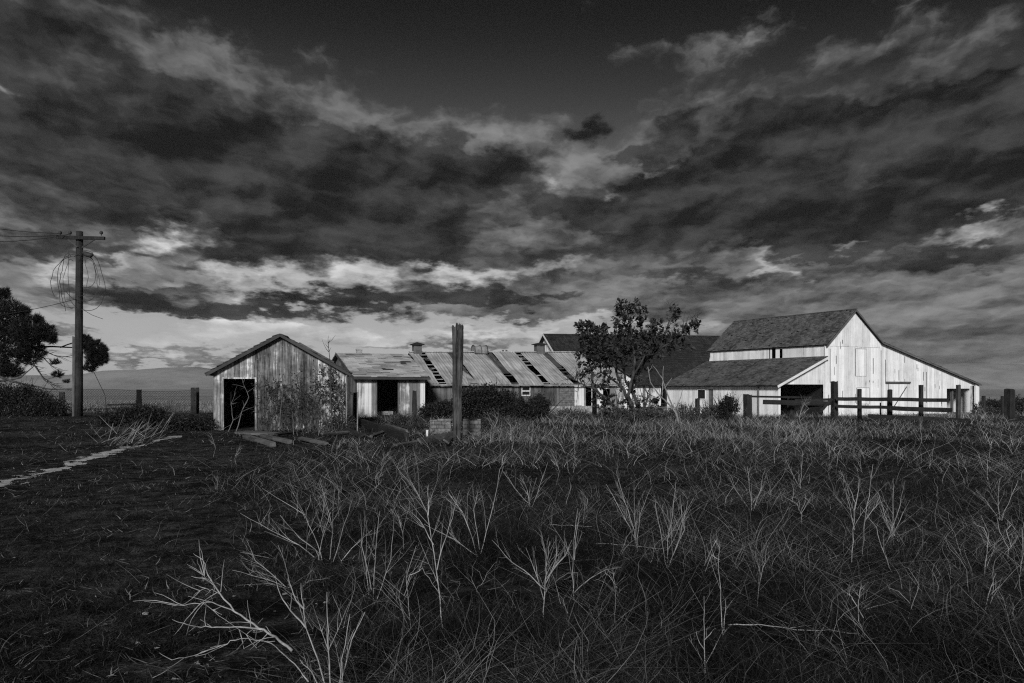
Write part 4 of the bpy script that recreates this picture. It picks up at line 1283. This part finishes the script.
# ------------------------------------------------------------------ dead weeds in the foreground
def weed_mesh(w, pts, r0, nb, D, spread=1.0, twig=2, side=None):
    fine = []
    for a, b in zip(pts[:-1], pts[1:]):
        for j in range(3): fine.append(a.lerp(b, j/3)+rv(.006*D/8))
    fine.append(pts[-1]); n = len(fine)-1
    w.tube(fine, [r0*(1-.75*i/n) for i in range(n+1)], 5, False)
    H = (pts[-1]-pts[0]).length
    for k in range(nb):
        i = random.randrange(max(1, n//4), n)
        t = 1-i/n
        d = (fine[i+1]-fine[i]).normalized()+rdir()*.6*spread
        d.z = abs(d.z)*.6+.35
        if side: d.x = abs(d.x)*side
        L = H*random.uniform(.25,.7)*(0.4+.8*t)
        b = wander(fine[i], d, L, 5, .10)
        rb = r0*(1-.75*i/n)*.5
        w.tube(b, [rb,rb*.85,rb*.7,rb*.55,rb*.4,rb*.25], 4, False)
        for m in range(twig):
            j = random.randrange(1, 5)
            d2 = (b[j+1]-b[j]).normalized()+rdir()*.7
            c = wander(b[j], d2, L*random.uniform(.25,.5), 3, .15)
            w.tube(c, [rb*.5,rb*.4,rb*.3,rb*.18], 3, False)

def weed(label, pts, nb=8, r0=None, mat='dry', extra=(), group=None, spread=1.0, twig=2):
    g = GD(*pts[0]); D = g.y
    o = thing('dead_weed', label, 'weed', g, 0, group)
    w = MB()
    def conv(pp, dd0=0.0):
        L = []; dd = dd0
        for i, (px, py) in enumerate(pp):
            dd += random.uniform(-.04,.04)*D*.3
            L.append(P(px, py, D+dd)-g)
        return L
    r = (r0 or .0075)*.42
    main = conv(pts); main[0] = Vector((0,0,-.02))
    weed_mesh(w, main, r, nb, D, spread, twig)
    for e in extra: weed_mesh(w, conv(e), r*.8, max(2, nb//2), D, spread, twig)
    w.build('stem', M[mat], o)
    return o
weed('clump of thick upright pale stems at the bottom edge left of centre', [(333,705),(329,660),(328,630),(327,592)], 5, .013,
     extra=[[(337,705),(342,660),(350,614)],[(330,705),(318,660),(306,628),(303,605),(301,583)],[(334,705),(352,640),(365,612)],[(306,628),(290,610),(280,595),(275,575)],[(326,705),(312,672),(300,660)],[(305,610),(296,600),(288,580)]])
weed('tall pale weed forking into a Y in the middle foreground', [(444,642),(440,600),(434,553),(427,512),(419,497),(412,483)], 10, .011,
     extra=[[(437,570),(443,545),(452,518),(460,490)],[(433,545),(420,520),(400,505)],[(428,515),(429,500),(427,486)]])
weed('pair of straight pale stalks left of the forked weed', [(373,600),(375,560),(377,535),(380,511)], 6, .009, extra=[[(369,600),(366,560),(366,520)],[(377,600),(391,560),(394,515)],[(372,590),(362,545),(361,520)]])
weed('spreading pale weed with low side branches in the centre', [(543,624),(545,582),(547,560),(550,541)], 9, .010, extra=[[(545,590),(530,575),(512,562),(492,540)],[(545,585),(556,560),(556,535)],[(544,600),(535,570),(526,548)],[(545,580),(565,556),(572,540)]])
weed('slim upright weed with curled side shoot right of centre', [(574,600),(573,570),(574,541),(578,508)], 4, .009, extra=[[(574,592),(590,578),(606,570),(622,567)],[(574,560),(577,530),(580,512)]])
weed('fan shaped bleached weed right of centre', [(638,551),(634,530),(628,510),(621,490),(616,470)], 8, .011, extra=[[(637,545),(640,515),(652,486)],[(636,540),(626,520),(606,484)],[(637,548),(634,515),(634,480)]])
weed('tall many stemmed weed left of the right hand stalks', [(667,567),(668,540),(672,515),(676,480)], 8, .011, extra=[[(669,567),(680,535),(688,500)],[(666,567),(660,530),(655,500)],[(671,560),(684,530),(680,495)]])
weed('leaning pair of pale stalks in the right middle ground', [(852,562),(853,530),(855,503),(850,490),(843,478)], 5, .011, extra=[[(855,510),(858,490),(860,478)],[(854,530),(850,510),(846,490)]])
weed('tall crooked stalk beside the leaning pair', [(862,555),(864,530),(866,512),(870,488),(873,464)], 6, .011, extra=[[(865,520),(876,506),(880,495)]])
weed('crossed tangle of pale stalks at right', [(893,545),(893,515),(893,478)], 9, .011, extra=[[(866,562),(885,545),(900,520),(910,500)],[(900,545),(885,515),(878,492)],[(888,540),(900,505),(905,480)]])
weed('single straight stalk split at the foot right of centre', [(723,636),(721,600),(719,570),(719,540)], 2, .009, extra=[[(724,636),(725,610),(726,598)],[(719,560),(712,555),(705,572)],[(719,548),(716,540),(704,566)]])
weed('thin upright stalk at the bottom edge right of centre', [(705,690),(704,650),(704,620),(704,596)], 4, .008, extra=[[(704,650),(698,640),(696,632)],[(704,640),(712,632),(716,628)]])
weed('small forked stalk near the right edge', [(985,610),(988,595),(993,582),(996,573)], 4, .009, extra=[[(988,598),(999,586),(1003,578)]])
weed('wiry bush of pale stems left of the forked weed', [(318,560),(322,540),(327,525),(331,512)], 6, .014, extra=[[(325,575),(316,550),(300,538),(280,515)],[(322,565),(300,545),(270,530),(240,513)],[(326,575),(318,545),(305,515),(262,488)],[(330,570),(340,540),(352,500)],[(330,575),(352,548),(372,530)],[(312,566),(280,560),(240,552)],[(328,570),(333,530),(320,480)]], spread=1.1)
weed('low tangle of wiry stems between left turf and weeds', [(290,588),(270,572),(255,560),(247,540)], 8, .009, extra=[[(290,588),(262,578),(232,570)],[(292,590),(285,565),(278,545)],[(295,592),(310,580),(330,578)],[(292,590),(270,584),(225,586)]])
weed('broad dry weed leaning left in the middle distance', [(478,556),(470,530),(462,512),(448,492)], 9, .012, extra=[[(480,556),(490,520),(500,470),(506,455)],[(478,556),(455,540),(424,524)],[(480,550),(474,510),(478,490)]])
weed('feathery dry weed before the brick pier', [(530,507),(527,490),(520,474)], 10, .013, extra=[[(532,507),(540,485),(548,462)],[(530,505),(515,488),(502,470)]])
weed('upright dry weed right of the leafy tree', [(752,512),(750,490),(747,466)], 8, .013, extra=[[(753,512),(760,490),(765,470)],[(750,510),(735,490),(728,474)]])
weed('stiff dry weed in grass before the broken fence', [(800,488),(801,470),(803,450)], 7, .013, extra=[[(800,488),(790,470),(784,455)]])
weed('slim dry weed standing before the rail fence', [(922,444),(921,432),(920,418)], 5, .014, extra=[[(922,444),(914,432),(910,424)],[(922,444),(929,434),(931,424)]])
weed('dry weed reaching over grass at the far right', [(1000,520),(998,498),(1000,478)], 8, .013, extra=[[(1000,520),(985,500),(975,488)],[(1001,520),(1012,495),(1018,480)]])
proto = []
for k in range(12):
    h = random.uniform(30, 75); ln = random.uniform(-22, 22)
    ex = []
    for _ in range(random.choice((0, 1, 1, 2, 3, 4))):
        e = random.uniform(-34, 34); f = random.uniform(.4, 1.0)
        u = random.uniform(.0, .55); sx, sy = 600+k+ln*.5*u, 560-h*u; f *= 1-u
        if random.random() < .4:     # snapped over: the tip hangs
            ex.append([(sx, sy), (sx+e*.3, sy-h*f*.6), (sx+e*.5, sy-h*f*.75), (sx+e*.9, sy-h*f*random.uniform(.25,.6)), (sx+e*1.1, sy-h*f*random.uniform(.0,.3))])
        else:
            ex.append([(sx, sy), (sx+e*random.uniform(.0,.3), sy-h*f*.45), (sx+e*random.uniform(.3,.9), sy-h*f*.8), (sx+e*random.uniform(.6,1.2), sy-h*f)])
    o = weed('thin dry weed, one of many alike in the tangled grass', [(600+k, 560), (600+k+ln*.1, 560-h*.35), (600+k+ln*.5+random.uniform(-3,3), 560-h*.7), (600+k+ln, 560-h)], random.choice((3,5,8,12)), random.uniform(.006,.011), 'dry' if k % 3 else 'dry2',
             extra=ex, group='thin dry weeds in the tangled grass', spread=random.uniform(.7,1.5), twig=random.choice((1,2,3)))
    proto.append(o)
spots = []
random.seed(31)
for i in range(400):
    py = 452+((random.random())**1.5)*190
    lim = 190+(py-440)*.35
    px = random.uniform(lim, 1030)
    if all(abs(px-a)/26+abs(py-b)/16 > 1 for a, b in spots): spots.append((px, py))
    if len(spots) >= 60: break
for i, (px, py) in enumerate(spots):
    if i < 12: o = proto[i]
    else:
        s = proto[i % 12]; o = s.copy(); COL.objects.link(o)
        for ch in s.children:
            c = ch.copy(); COL.objects.link(c); c.parent = o
    o.location = GD(px, py); o.rotation_euler = (0, 0, random.uniform(0, 6.28))
    k = random.uniform(.45, 1.05); o.scale = (k, k, k*random.uniform(.8, 1.1))

for i in range(30):
    px = random.uniform(470, 1025); py = random.uniform(421, 447)
    s = proto[(i*5) % 12]; o = s.copy(); COL.objects.link(o)
    for ch in s.children:
        c = ch.copy(); COL.objects.link(c); c.parent = o
    o.location = GD(px, py); o.rotation_euler = (0, 0, random.uniform(0, 6.28)); k = random.uniform(1.0, 1.8); o.scale = (k*1.2, k*1.2, k)
# ------------------------------------------------------------------ grass (uncountable)
NO = [((-11.3,29.9),(-6.2,29.9),(-6.2,35),(-11.3,35))]
def inside_any(x, y):
    m = np.zeros(len(x), bool)
    for ox, oy, rz, x0, x1, y0, y1 in ((25.7,60,28,-7.8,15.5,0,12.4),(LS[0],LS[1],20,0,12.6,0,10),(-8.18,42,24,0,3.75,0,8.4),(-11.24,30.0,13,0,4.9,-.05,5.0)):
        c, s = math.cos(R(rz)), math.sin(R(rz)); dx = x-ox; dy = y-oy
        lx = dx*c+dy*s; ly = -dx*s+dy*c
        m |= (lx > x0) & (lx < x1) & (ly > y0) & (ly < y1)
    return m
def path_mask(x, y):
    px = 512+x/y*F; py = HOR+CAMZ*F/y
    line = np.interp(px, [-40,0,30,62,95,130,160,182], [494,484,476,468,456,447,440,436])
    wid = np.interp(px, [-40,0,62,130,182], [10,9,7,5,2.5])
    return (np.abs(py-line) < wid*.5*(.1+1.3*vnoise(x, y, 2.2, 77))) & (px < 184)

def vnoise(x, y, sc, seed):
    r = np.random.default_rng(seed); g = r.random((256, 256))
    xs, ys = x*sc, y*sc
    xi = np.floor(xs).astype(int); yi = np.floor(ys).astype(int)
    fx = xs-xi; fy = ys-yi; fx = fx*fx*(3-2*fx); fy = fy*fy*(3-2*fy)
    a = g[xi % 256, yi % 256]; b = g[(xi+1) % 256, yi % 256]; c = g[xi % 256, (yi+1) % 256]; d = g[(xi+1) % 256, (yi+1) % 256]
    return (a*(1-fx)+b*fx)*(1-fy)+(c*(1-fx)+d*fx)*fy

# height table of the terrain for fast lookup
gx = np.arange(-50, 50.01, .5); gy = np.arange(2, 82.01, .5)
GZ = np.array([[zt(a, b) for b in gy] for a in gx])
def zt_np(x, y):
    u = np.clip((x+50)/.5, 0, len(gx)-1.001); v = np.clip((y-2)/.5, 0, len(gy)-1.001)
    i = u.astype(int); j = v.astype(int); fu = u-i; fv = v-j
    return (GZ[i,j]*(1-fu)+GZ[i+1,j]*fu)*(1-fv)+(GZ[i,j+1]*(1-fu)+GZ[i+1,j+1]*fu)*fv

def scatter(n, y0, y1, pw):
    t = rng.random(n)
    y = (y0**pw+(y1**pw-y0**pw)*t)**(1/pw)
    x = (rng.random(n)*2-1)*(y*.70+3.5)
    k = ~(inside_any(x, y) | path_mask(x, y))
    return x[k], y[k]

def ribbons(name, x, y, z, h, lean, droop, az, w, tone, mat, label, segs=3):
    """curved tapering blades as one mesh"""
    n = len(x); S = segs
    dx, dy = np.cos(az), np.sin(az)
    wa = rng.random(n)*2*np.pi
    wx, wy = np.cos(wa), np.sin(wa)
    ph1 = 3+5*rng.random(n); ph2 = rng.random(n)*6.28
    V = np.zeros((n, 2*S+1, 3), np.float32)
    for i in range(S+1):
        t = i/S
        out = h*(lean*t+droop*t*t); up = h*(t-.55*droop*t*t*np.minimum(1, lean+.4))
        sw = h*.16*np.sin(t*ph1+ph2)*t
        cx = x+dx*out-dy*sw; cy = y+dy*out+dx*sw; cz = z+np.maximum(up, .008)
        if i < S:
            ww = w*(1-.75*t)
            V[:,2*i,0] = cx-wx*ww; V[:,2*i,1] = cy-wy*ww; V[:,2*i,2] = cz
            V[:,2*i+1,0] = cx+wx*ww; V[:,2*i+1,1] = cy+wy*ww; V[:,2*i+1,2] = cz
        else:
            V[:,2*S,0] = cx; V[:,2*S,1] = cy; V[:,2*S,2] = cz
    nv = 2*S+1
    base = (np.arange(n)*nv)[:,None]
    tris = []
    for i in range(S-1):
        a = 2*i
        tris += [[a, a+1, a+3], [a, a+3, a+2]]
    tris.append([2*S-2, 2*S-1, 2*S])
    T = (base[:,:,None]+np.array(tris)[None]).reshape(-1, 3)
    me = bpy.data.meshes.new(name)
    me.vertices.add(n*nv); me.vertices.foreach_set('co', V.reshape(-1))
    me.loops.add(len(T)*3); me.loops.foreach_set('vertex_index', T.reshape(-1).astype(np.int32))
    me.polygons.add(len(T)); me.polygons.foreach_set('loop_start', np.arange(0, len(T)*3, 3, dtype=np.int32))
    me.update(calc_edges=True)
    at = me.attributes.new('tone', 'FLOAT', 'POINT')
    at.data.foreach_set('value', np.repeat(tone.astype(np.float32), nv))
    me.materials.append(mat)
    o = bpy.data.objects.new(name, me); COL.objects.link(o)
    return tag(o, label, 'grass', None, 'stuff')

def tallness(x, y):
    """0 on the short turf at the left, 1 in the tangled tall grass"""
    px = 512+x/y*F; py = HOR+CAMZ*F/y
    edge = np.interp(py, [425,440,480,540,620,700], [230,235,215,240,270,250])
    e = edge+120*(vnoise(x, y, .5, 3)-.5)
    return np.clip((px-e)/110, 0, 1)

def grass():
    # dark green-black turf and leaf blades everywhere
    x, y = scatter(430000, 3.0, 46, -.15)
    T = tallness(x, y); cl = vnoise(x, y, 1.1, 11)*.6+vnoise(x, y, 3.5, 12)*.4
    bare = vnoise(x, y, .8, 41)*.55+vnoise(x, y, 2.4, 42)*.45
    kk = rng.random(len(x)) < np.clip(.12+.10*(1-T)+2.9*(bare-.32), .04, 1)
    x, y, T, cl = x[kk], y[kk], T[kk], cl[kk]
    h = (.035+.05*rng.random(len(x)))*(1-T)+(.08+.20*rng.random(len(x))*(.4+1.1*cl))*T
    h *= (.6+.8*cl)
    tone = np.where(rng.random(len(x)) < .10+.10*T, .04+.12*rng.random(len(x)), .005+.026*rng.random(len(x))**1.5)
    tone *= (.2+1.7*vnoise(x, y, .45, 21)*vnoise(x, y, 1.7, 22)*1.6)*(.95-.40*T)
    w = np.maximum(.0022, y*.00016)*(1+.6*rng.random(len(x)))
    ribbons('grass', x, y, zt_np(x, y)-.01, h, rng.random(len(x))**1.3*1.6, rng.random(len(x))*1.0, rng.random(len(x))*6.283, w, tone, M['grass'], 'dark grass blades covering the whole foreground', 4)
    # pale straw stems, bent and lying, mostly in the tall zone
    x, y = scatter(105000, 3.0, 44, -.1)
    T = tallness(x, y); cl = vnoise(x, y, .55, 5)*.65+vnoise(x, y, 2.0, 6)*.35
    k = rng.random(len(x)) < np.clip(.04+T*2.6*(cl-.36), 0, 1)
    x, y, T, cl = x[k], y[k], T[k], cl[k]; n = len(x)
    far = np.clip((y-9)/16, 0, 1); yard = np.where((x > -9) & (x < -1.2) & (y > 20) & (y < 34), .5, 1.0)
    h = (.12+.42*rng.random(n)**1.4)*(.5+.6*T)*(1+.25*far)*yard
    tone = (.015+.28*rng.random(n)**2.6)*(.75+.5*far)*(.5+1.1*cl)*np.where((y > 7) & (y < 24), 1.3, 1.0)
    w = np.maximum(.0016, y*.00017)*(1+.5*rng.random(n))
    ribbons('straw', x, y, zt_np(x, y)-.01, h, .1+2.2*rng.random(n)**1.3, rng.random(n)*1.2, rng.random(n)*6.283, w, tone, M['haybits'], 'thin pale straw tangled through the tall grass', 6)
    # litter: short broken straw and leaf bits lying on the turf
    x, y = scatter(36000, 3.0, 34, -.1); n = len(x); cl = vnoise(x, y, .9, 61)*.6+vnoise(x, y, 3, 62)*.4
    k = rng.random(n) < np.clip(2.4*(cl-.3), .02, 1); x, y, cl = x[k], y[k], cl[k]; n = len(x)
    h = .02+.05*rng.random(n)**2
    ribbons('litter', x, y, zt_np(x, y)+.004, h, 1.2+1.5*rng.random(n), .6*rng.random(n), rng.random(n)*6.283, np.maximum(.003, y*.00035)*(1+rng.random(n)), .02+.20*rng.random(n)**2, M['haybits'], 'broken straw and leaf litter on the short turf', 2)
    # tall dry grass band by fences and buildings
    x, y = scatter(68000, 22, 45, 1.0)
    px = 512+x/y*F; T = tallness(x, y); cl = vnoise(x, y, .6, 8)
    k = (rng.random(len(x)) < np.clip(T*2.2*(cl-.25), 0, 1)) & (px > 340)
    x, y, cl = x[k], y[k], cl[k]; n = len(x)
    h = (.10+.34*rng.random(n)**1.5)*(.4+1.0*cl)*np.where((512+x/y*F > 850) & (y < 38), .55, 1.0)*np.where((x > -9) & (x < -1.2) & (y < 34), .5, 1.0)
    tone = (.02+.26*rng.random(n)**2.0)*(.3+1.4*cl)
    ribbons('dry_grass', x, y, zt_np(x, y)-.01, h, rng.random(n)*.7, rng.random(n)*.8, rng.random(n)*6.283, np.maximum(.003, y*.00022)*(1+rng.random(n)*.5), tone, M['haybits'], 'taller dry grass along the fences and sheds', 3)
    # field stubble beyond the fences
    x, y = scatter(24000, 44, 82, 1.0); n = len(x)
    h = .10+.22*rng.random(n)
    ribbons('field_grass', x, y, zt_np(x, y)-.01, h, rng.random(n)*.6, rng.random(n)*.6, rng.random(n)*6.283, .012+.012*rng.random(n), .04+.22*rng.random(n), M['haybits'], 'pale dry stubble of the open field', 2)
grass()

# small stones and scraps lying on the short turf (uncountable specks)
def specks():
    mb = MB(); random.seed(5)
    for i in range(120):
        px, py = random.uniform(-10, 480), random.uniform(445, 683)
        if random.random() < .3: px = random.uniform(480, 1030)
        g = GD(px, py); r = random.uniform(.008,.022)
        vs = [g+Vector((rv().x*r*1.5, rv().y*r*1.5, abs(rv().z)*r*.8+.012)) for _ in range(6)]
        mb.add(vs, [(0,1,2),(0,2,3),(1,4,2),(3,2,5),(0,3,5),(1,0,4)])
    tag(mb.build('stone_chips', M['concrete']), 'scattered pale stone chips in the turf', 'stones', None, 'stuff')
specks()

# ------------------------------------------------------------------ sky
SUN_EL, SUN_AZ = R(24), R(188)      # azimuth from +Y towards +X: behind the camera, a little to its left
EXPO = 1.4
def world():
    w = bpy.data.worlds.new('World'); SC.world = w; w.use_nodes = True
    t = NT(w.node_tree); t.n.clear()
    out = t.new('ShaderNodeOutputWorld'); bg = t.new('ShaderNodeBackground')
    STR = 0.1
    bg.inputs['Strength'].default_value = STR
    sky = t.new('ShaderNodeTexSky', sky_type='NISHITA'); sky.sun_disc = False
    sky.sun_elevation = SUN_EL; sky.sun_rotation = SUN_AZ; sky.air_density = 1.0; sky.dust_density = 1.0
    sc = t.new('ShaderNodeSeparateColor'); t.l.new(sky.outputs[0], sc.inputs[0])
    red = sc.outputs[0]                                   # a red filter's view of the blue sky
    d = t.new('ShaderNodeTexCoord').outputs['Generated']
    s = t.sep(d)
    az = t.math('ARCTAN2', s[0], s[1]); el = t.math('ARCSINE', s[2])
    uv = t.comb(az, el, 0.0)
    # stretch grows toward the horizon, like a deck of cloud seen edge on
    elp = t.math('LOGARITHM', t.math('ADD', t.math('MAXIMUM', el, 0.0), .12), math.e)
    qv = t.comb(t.math('DIVIDE', az, t.math('ADD', t.math('MULTIPLY', t.math('MAXIMUM', el, 0.0), .28), .19)), t.math('MULTIPLY', elp, 2.7), 0.0)
    W = t.vmath('SUBTRACT', t.noise(qv, 1.5, 4, .55, 0, True), (.5,.5,.5))
    W2 = t.vmath('SUBTRACT', t.noise(qv, 6.0, 5, .6, 0, True), (.5,.5,.5))
    uvw = t.vmath('ADD', uv, t.vmath('ADD', t.vmath('MULTIPLY', W, (.11,.055,0)), t.vmath('MULTIPLY', W2, (.085,.06,0))))
    qw = t.vmath('ADD', qv, t.vmath('MULTIPLY', W2, (.16,.16,0)))
    def fb(v, sc, off=(0,0,0), det=6, r=.58):
        return t.noise(t.vmath('ADD', v, off) if off != (0,0,0) else v, sc, det, r)
    nA = fb(qw, 1.45, (0,0,0), 5, .52); nB = fb(qw, 3.7, (3,7,0), 5, .55); nC = fb(qw, 12.0, (9,2,0), 4)
    nB2 = fb(qw, 3.7, (3-.03,7+.05,0), 5, .55)
    nA2 = fb(qw, 1.45, (-.10, .16, 0), 5, .52)
    relA = t.math('SUBTRACT', nA, nA2)
    rel = t.math('SUBTRACT', nB, nB2)                    # relief: lit upper left flanks
    def pos(px, py):
        return math.atan((px-512)/F), math.atan((HOR-py)/math.hypot(F, px-512))
    carry = [None]
    def blobs(lst):
        acc = None; src = uvw
        for k, (px, py, rx, ry, ang, amp) in enumerate(lst):
            a, e = pos(px, py)
            if k % 6 == 0:
                prev = acc if acc is not None else carry[0]
                if prev is not None:                     # evaluate in batches: keeps the shader's stack small
                    src = t.vmath('ADD', uvw, t.comb(t.math('MULTIPLY', prev, 1e-6), 0.0, 0.0))
            n = t.new('ShaderNodeMapping', vector_type='TEXTURE')
            t.l.new(src, n.inputs[0]); n.inputs['Location'].default_value = (a, e, 0)
            n.inputs['Rotation'].default_value = (0, 0, R(ang)); n.inputs['Scale'].default_value = (rx/F, ry/F, 1)
            l2 = t.vmath('DOT_PRODUCT', n.outputs[0], n.outputs[0])
            g = t.math('EXPONENT', t.math('MULTIPLY', l2, -1.0))
            acc = t.math('MULTIPLY', g, amp) if acc is None else t.math('MULTIPLY_ADD', g, amp, acc)
        carry[0] = acc
        return acc
    mid = blobs(MID_BLOBS); dark = blobs(DARK_BLOBS); bright = blobs(BRIGHT_BLOBS)
    c5 = lambda v: t.math('SUBTRACT', v, .5)
    nz = t.math('ADD', t.math('MULTIPLY', c5(nA), 1.0), t.math('ADD', t.math('MULTIPLY', c5(nB), .85), t.math('MULTIPLY', c5(nC), .36)))
    deg = t.math('MULTIPLY', el, 180/math.pi)
    grad = t.new('ShaderNodeFloatCurve')
    t.put(grad.inputs['Value'], t.lin(deg, 0, 40))
    cv = grad.mapping.curves[0]; pts = SKY_GRAD
    cv.points[0].location = pts[0]; cv.points[1].location = pts[-1]
    for p in pts[1:-1]: cv.points.new(*p)
    grad.mapping.update()
    clear = t.math('MULTIPLY', t.lin(red, 0, 6, .85, 1.15), grad.outputs[0])
    # darker toward the right-hand horizon
    clear = t.math('MULTIPLY', clear, t.lin(az, 0, .55, 1.0, .72))
    tex = t.math('ADD', t.math('ADD', t.math('MULTIPLY', c5(nA), .35), t.math('MULTIPLY', c5(nB), .55)), t.math('ADD', t.math('MULTIPLY', c5(nC), .22), t.math('ADD', t.math('MULTIPLY', relA, 1.8), t.math('MULTIPLY', rel, .8))))
    tex = t.math('MULTIPLY', tex, t.lin(el, .03, .16, .55, 1.0))
    m1 = t.step(t.math('ADD', mid, nz), .15, .62)
    mt = t.math('MULTIPLY', t.step(tex, -.40, .45), .24)
    mt = t.math('MULTIPLY', t.math('ADD', mt, .030), t.lin(el, .22, .42, 1.0, .60))
    v = t.mix(m1, clear, mt)
    m2 = t.step(t.math('ADD', dark, t.math('MULTIPLY', nz, .95)), .26, .70)
    texd = t.math('SUBTRACT', tex, t.math('MULTIPLY', c5(nB), .35))
    dt = t.math('ADD', t.math('MULTIPLY', t.step(texd, -.30, .45), .060), .011)
    v = t.mix(m2, v, dt)
    rim = t.math('MULTIPLY', t.math('MULTIPLY', m2, t.math('SUBTRACT', 1.0, m2)), .16)
    v = t.math('ADD', v, t.math('MULTIPLY', rim, t.step(tex, -.1, .35)))
    m3 = t.step(t.math('ADD', bright, t.math('MULTIPLY', nz, .75)), .10, 1.0)
    bt = t.lin(tex, -.30, .40, .28, .78)
    v = t.mix(m3, v, bt)
    v = t.math('MAXIMUM', v, 0.002)
    val = t.math('MULTIPLY', v, 1.0/(STR*2**EXPO))      # display value -> radiance
    val = t.mix(t.step(el, -.03, 0.0), .3, val)
    c = t.new('ShaderNodeCombineColor')
    for i in range(3): t.put(c.inputs[i], val)
    t.l.new(c.outputs[0], bg.inputs[0]); t.l.new(bg.outputs[0], out.inputs[0])

SKY_GRAD = [(0,.38),(.06,.38),(.15,.34),(.27,.24),(.36,.15),(.45,.075),(.56,.028),(.66,.011),(.8,.004),(1,.002)]
MID_BLOBS = [(60,60,130,70,-25,.7),(250,120,170,50,-20,.6),(420,140,130,40,-12,.5),(60,210,170,60,0,.8),(300,220,230,50,-4,.7),(560,160,110,40,0,.45),
    (560,230,150,45,0,.6),(780,250,230,55,0,.8),(960,240,130,60,0,.7),(640,290,230,22,0,.6),(300,303,260,10,2,.8),(600,312,160,9,0,.7),(880,310,190,28,0,.75),
    (860,345,190,24,0,.75),(960,375,120,12,0,.5),(690,60,90,14,6,.22),(880,55,120,16,4,.32),(680,110,80,20,5,.35),(940,90,120,40,0,.5),(120,285,120,8,0,.4),(130,355,130,6,0,.35),(760,330,130,10,0,.4),(150,358,220,4,0,.25),(60,334,90,5,0,.4),(420,345,120,5,0,.45)]
DARK_BLOBS = [
    (60,45,90,30,-30,.55),(50,130,140,60,-10,.55),(170,150,150,50,-18,.95),(300,175,150,46,-14,1.05),(415,175,90,32,-8,.75),(452,140,28,30,30,.5),(475,180,40,16,0,.45),(140,215,190,40,-4,.35),(330,235,150,22,-6,.5),
    (60,252,130,14,0,.55),(240,258,80,9,-10,.5),(350,262,60,9,10,.35),(425,262,40,14,0,.4),
    (585,130,32,13,5,.8),(672,122,34,14,20,.75),(520,168,30,14,0,.55),(555,200,40,14,0,.5),(630,150,30,10,10,.4),(760,110,40,10,10,.4),(600,225,50,12,0,.4),
    (690,190,90,28,8,.75),(700,165,60,22,8,.6),(800,130,90,26,10,.55),(820,178,140,46,6,1.25),(940,190,130,46,4,1.3),(960,125,90,34,8,.9),(1000,100,80,14,-4,.4),
    (560,260,90,14,-3,.4),(640,250,50,14,0,.3),(830,238,120,18,-6,.55),(960,262,70,12,5,.5),(740,278,120,9,-3,.45),(600,282,60,6,0,.3),
    (450,300,60,10,0,.6),(418,285,18,20,0,.7),(240,306,150,8,2,.75),(120,292,70,7,0,.6),(560,302,80,8,0,.6),(340,300,80,7,0,.6),(330,246,110,12,4,.6),(205,262,30,10,-10,.5)]
BRIGHT_BLOBS = [(230,322,60,5,0,.5),(100,350,70,8,0,.4),(60,300,40,4,0,.35),(440,270,25,7,0,.5),
    (172,240,34,13,4,.85),(85,272,50,7,4,.5),(130,262,30,5,0,.4),(250,281,60,13,0,.85),(300,290,40,8,0,.5),(372,276,36,15,4,1.0),(485,280,50,10,0,.85),(560,270,40,7,8,.5),
    (255,328,120,8,-3,.8),(180,340,80,10,0,.6),(350,336,60,10,0,.6),(560,331,110,6,0,.6),(640,330,40,8,0,.35),(470,332,40,6,0,.6),(700,322,50,9,0,.4),
    (768,262,30,8,-40,.5),(800,275,10,5,0,.4),(850,243,22,5,0,.5),(978,232,60,9,14,.55),(990,215,40,7,14,.4),(870,278,50,6,0,.3),(645,165,18,5,0,.35),(615,185,12,5,0,.35),(560,178,20,6,0,.35),(470,205,20,5,0,.2),
    (5,95,12,10,0,.2)]
world()

sun = bpy.data.lights.new('sun', 'SUN'); sun.energy = 1.5; sun.angle = R(10); sun.color = (1, 1, 1)
so = bpy.data.objects.new('sun', sun); COL.objects.link(so)
sd = Vector((math.sin(SUN_AZ)*math.cos(SUN_EL), math.cos(SUN_AZ)*math.cos(SUN_EL), math.sin(SUN_EL)))
so.rotation_euler = sd.to_track_quat('Z', 'Y').to_euler(); so.location = (10, -20, 30)

# ------------------------------------------------------------------ haze
def haze():
    mb = MB(); mb.box(-2450, 2450, -60, 2500, -2.5, 56)
    m = bpy.data.materials.new('haze'); m.use_nodes = True
    t = NT(m.node_tree); t.n.clear()
    out = t.new('ShaderNodeOutputMaterial'); v = t.new('ShaderNodeVolumePrincipled')
    v.inputs['Color'].default_value = (.7,.7,.7,1); v.inputs['Density'].default_value = .0001
    t.l.new(v.outputs[0], out.inputs['Volume'])
    o = mb.build('haze', m); tag(o, 'pale haze hanging over the far field and hills', 'haze', None, 'stuff')
haze()

# ------------------------------------------------------------------ camera
cam = bpy.data.cameras.new('camera'); co = bpy.data.objects.new('camera', cam); COL.objects.link(co)
co.location = (0, 0, CAMZ); co.rotation_euler = (R(90), 0, 0)
cam.lens = 28; cam.sensor_width = 36; cam.shift_y = (HOR-341.5)/1024; cam.clip_end = 12000; cam.clip_start = .05
SC.camera = co
SC.view_settings.view_transform = 'Standard'; SC.view_settings.look = 'None'; SC.view_settings.gamma = 1
SC.view_settings.exposure = EXPO
SC.render.engine = 'CYCLES'
SC.cycles.use_denoising = False
SC.cycles.filter_width = 1.2
SC.cycles.volume_bounces = 0; SC.cycles.max_bounces = 5; SC.cycles.diffuse_bounces = 2; SC.cycles.glossy_bounces = 2
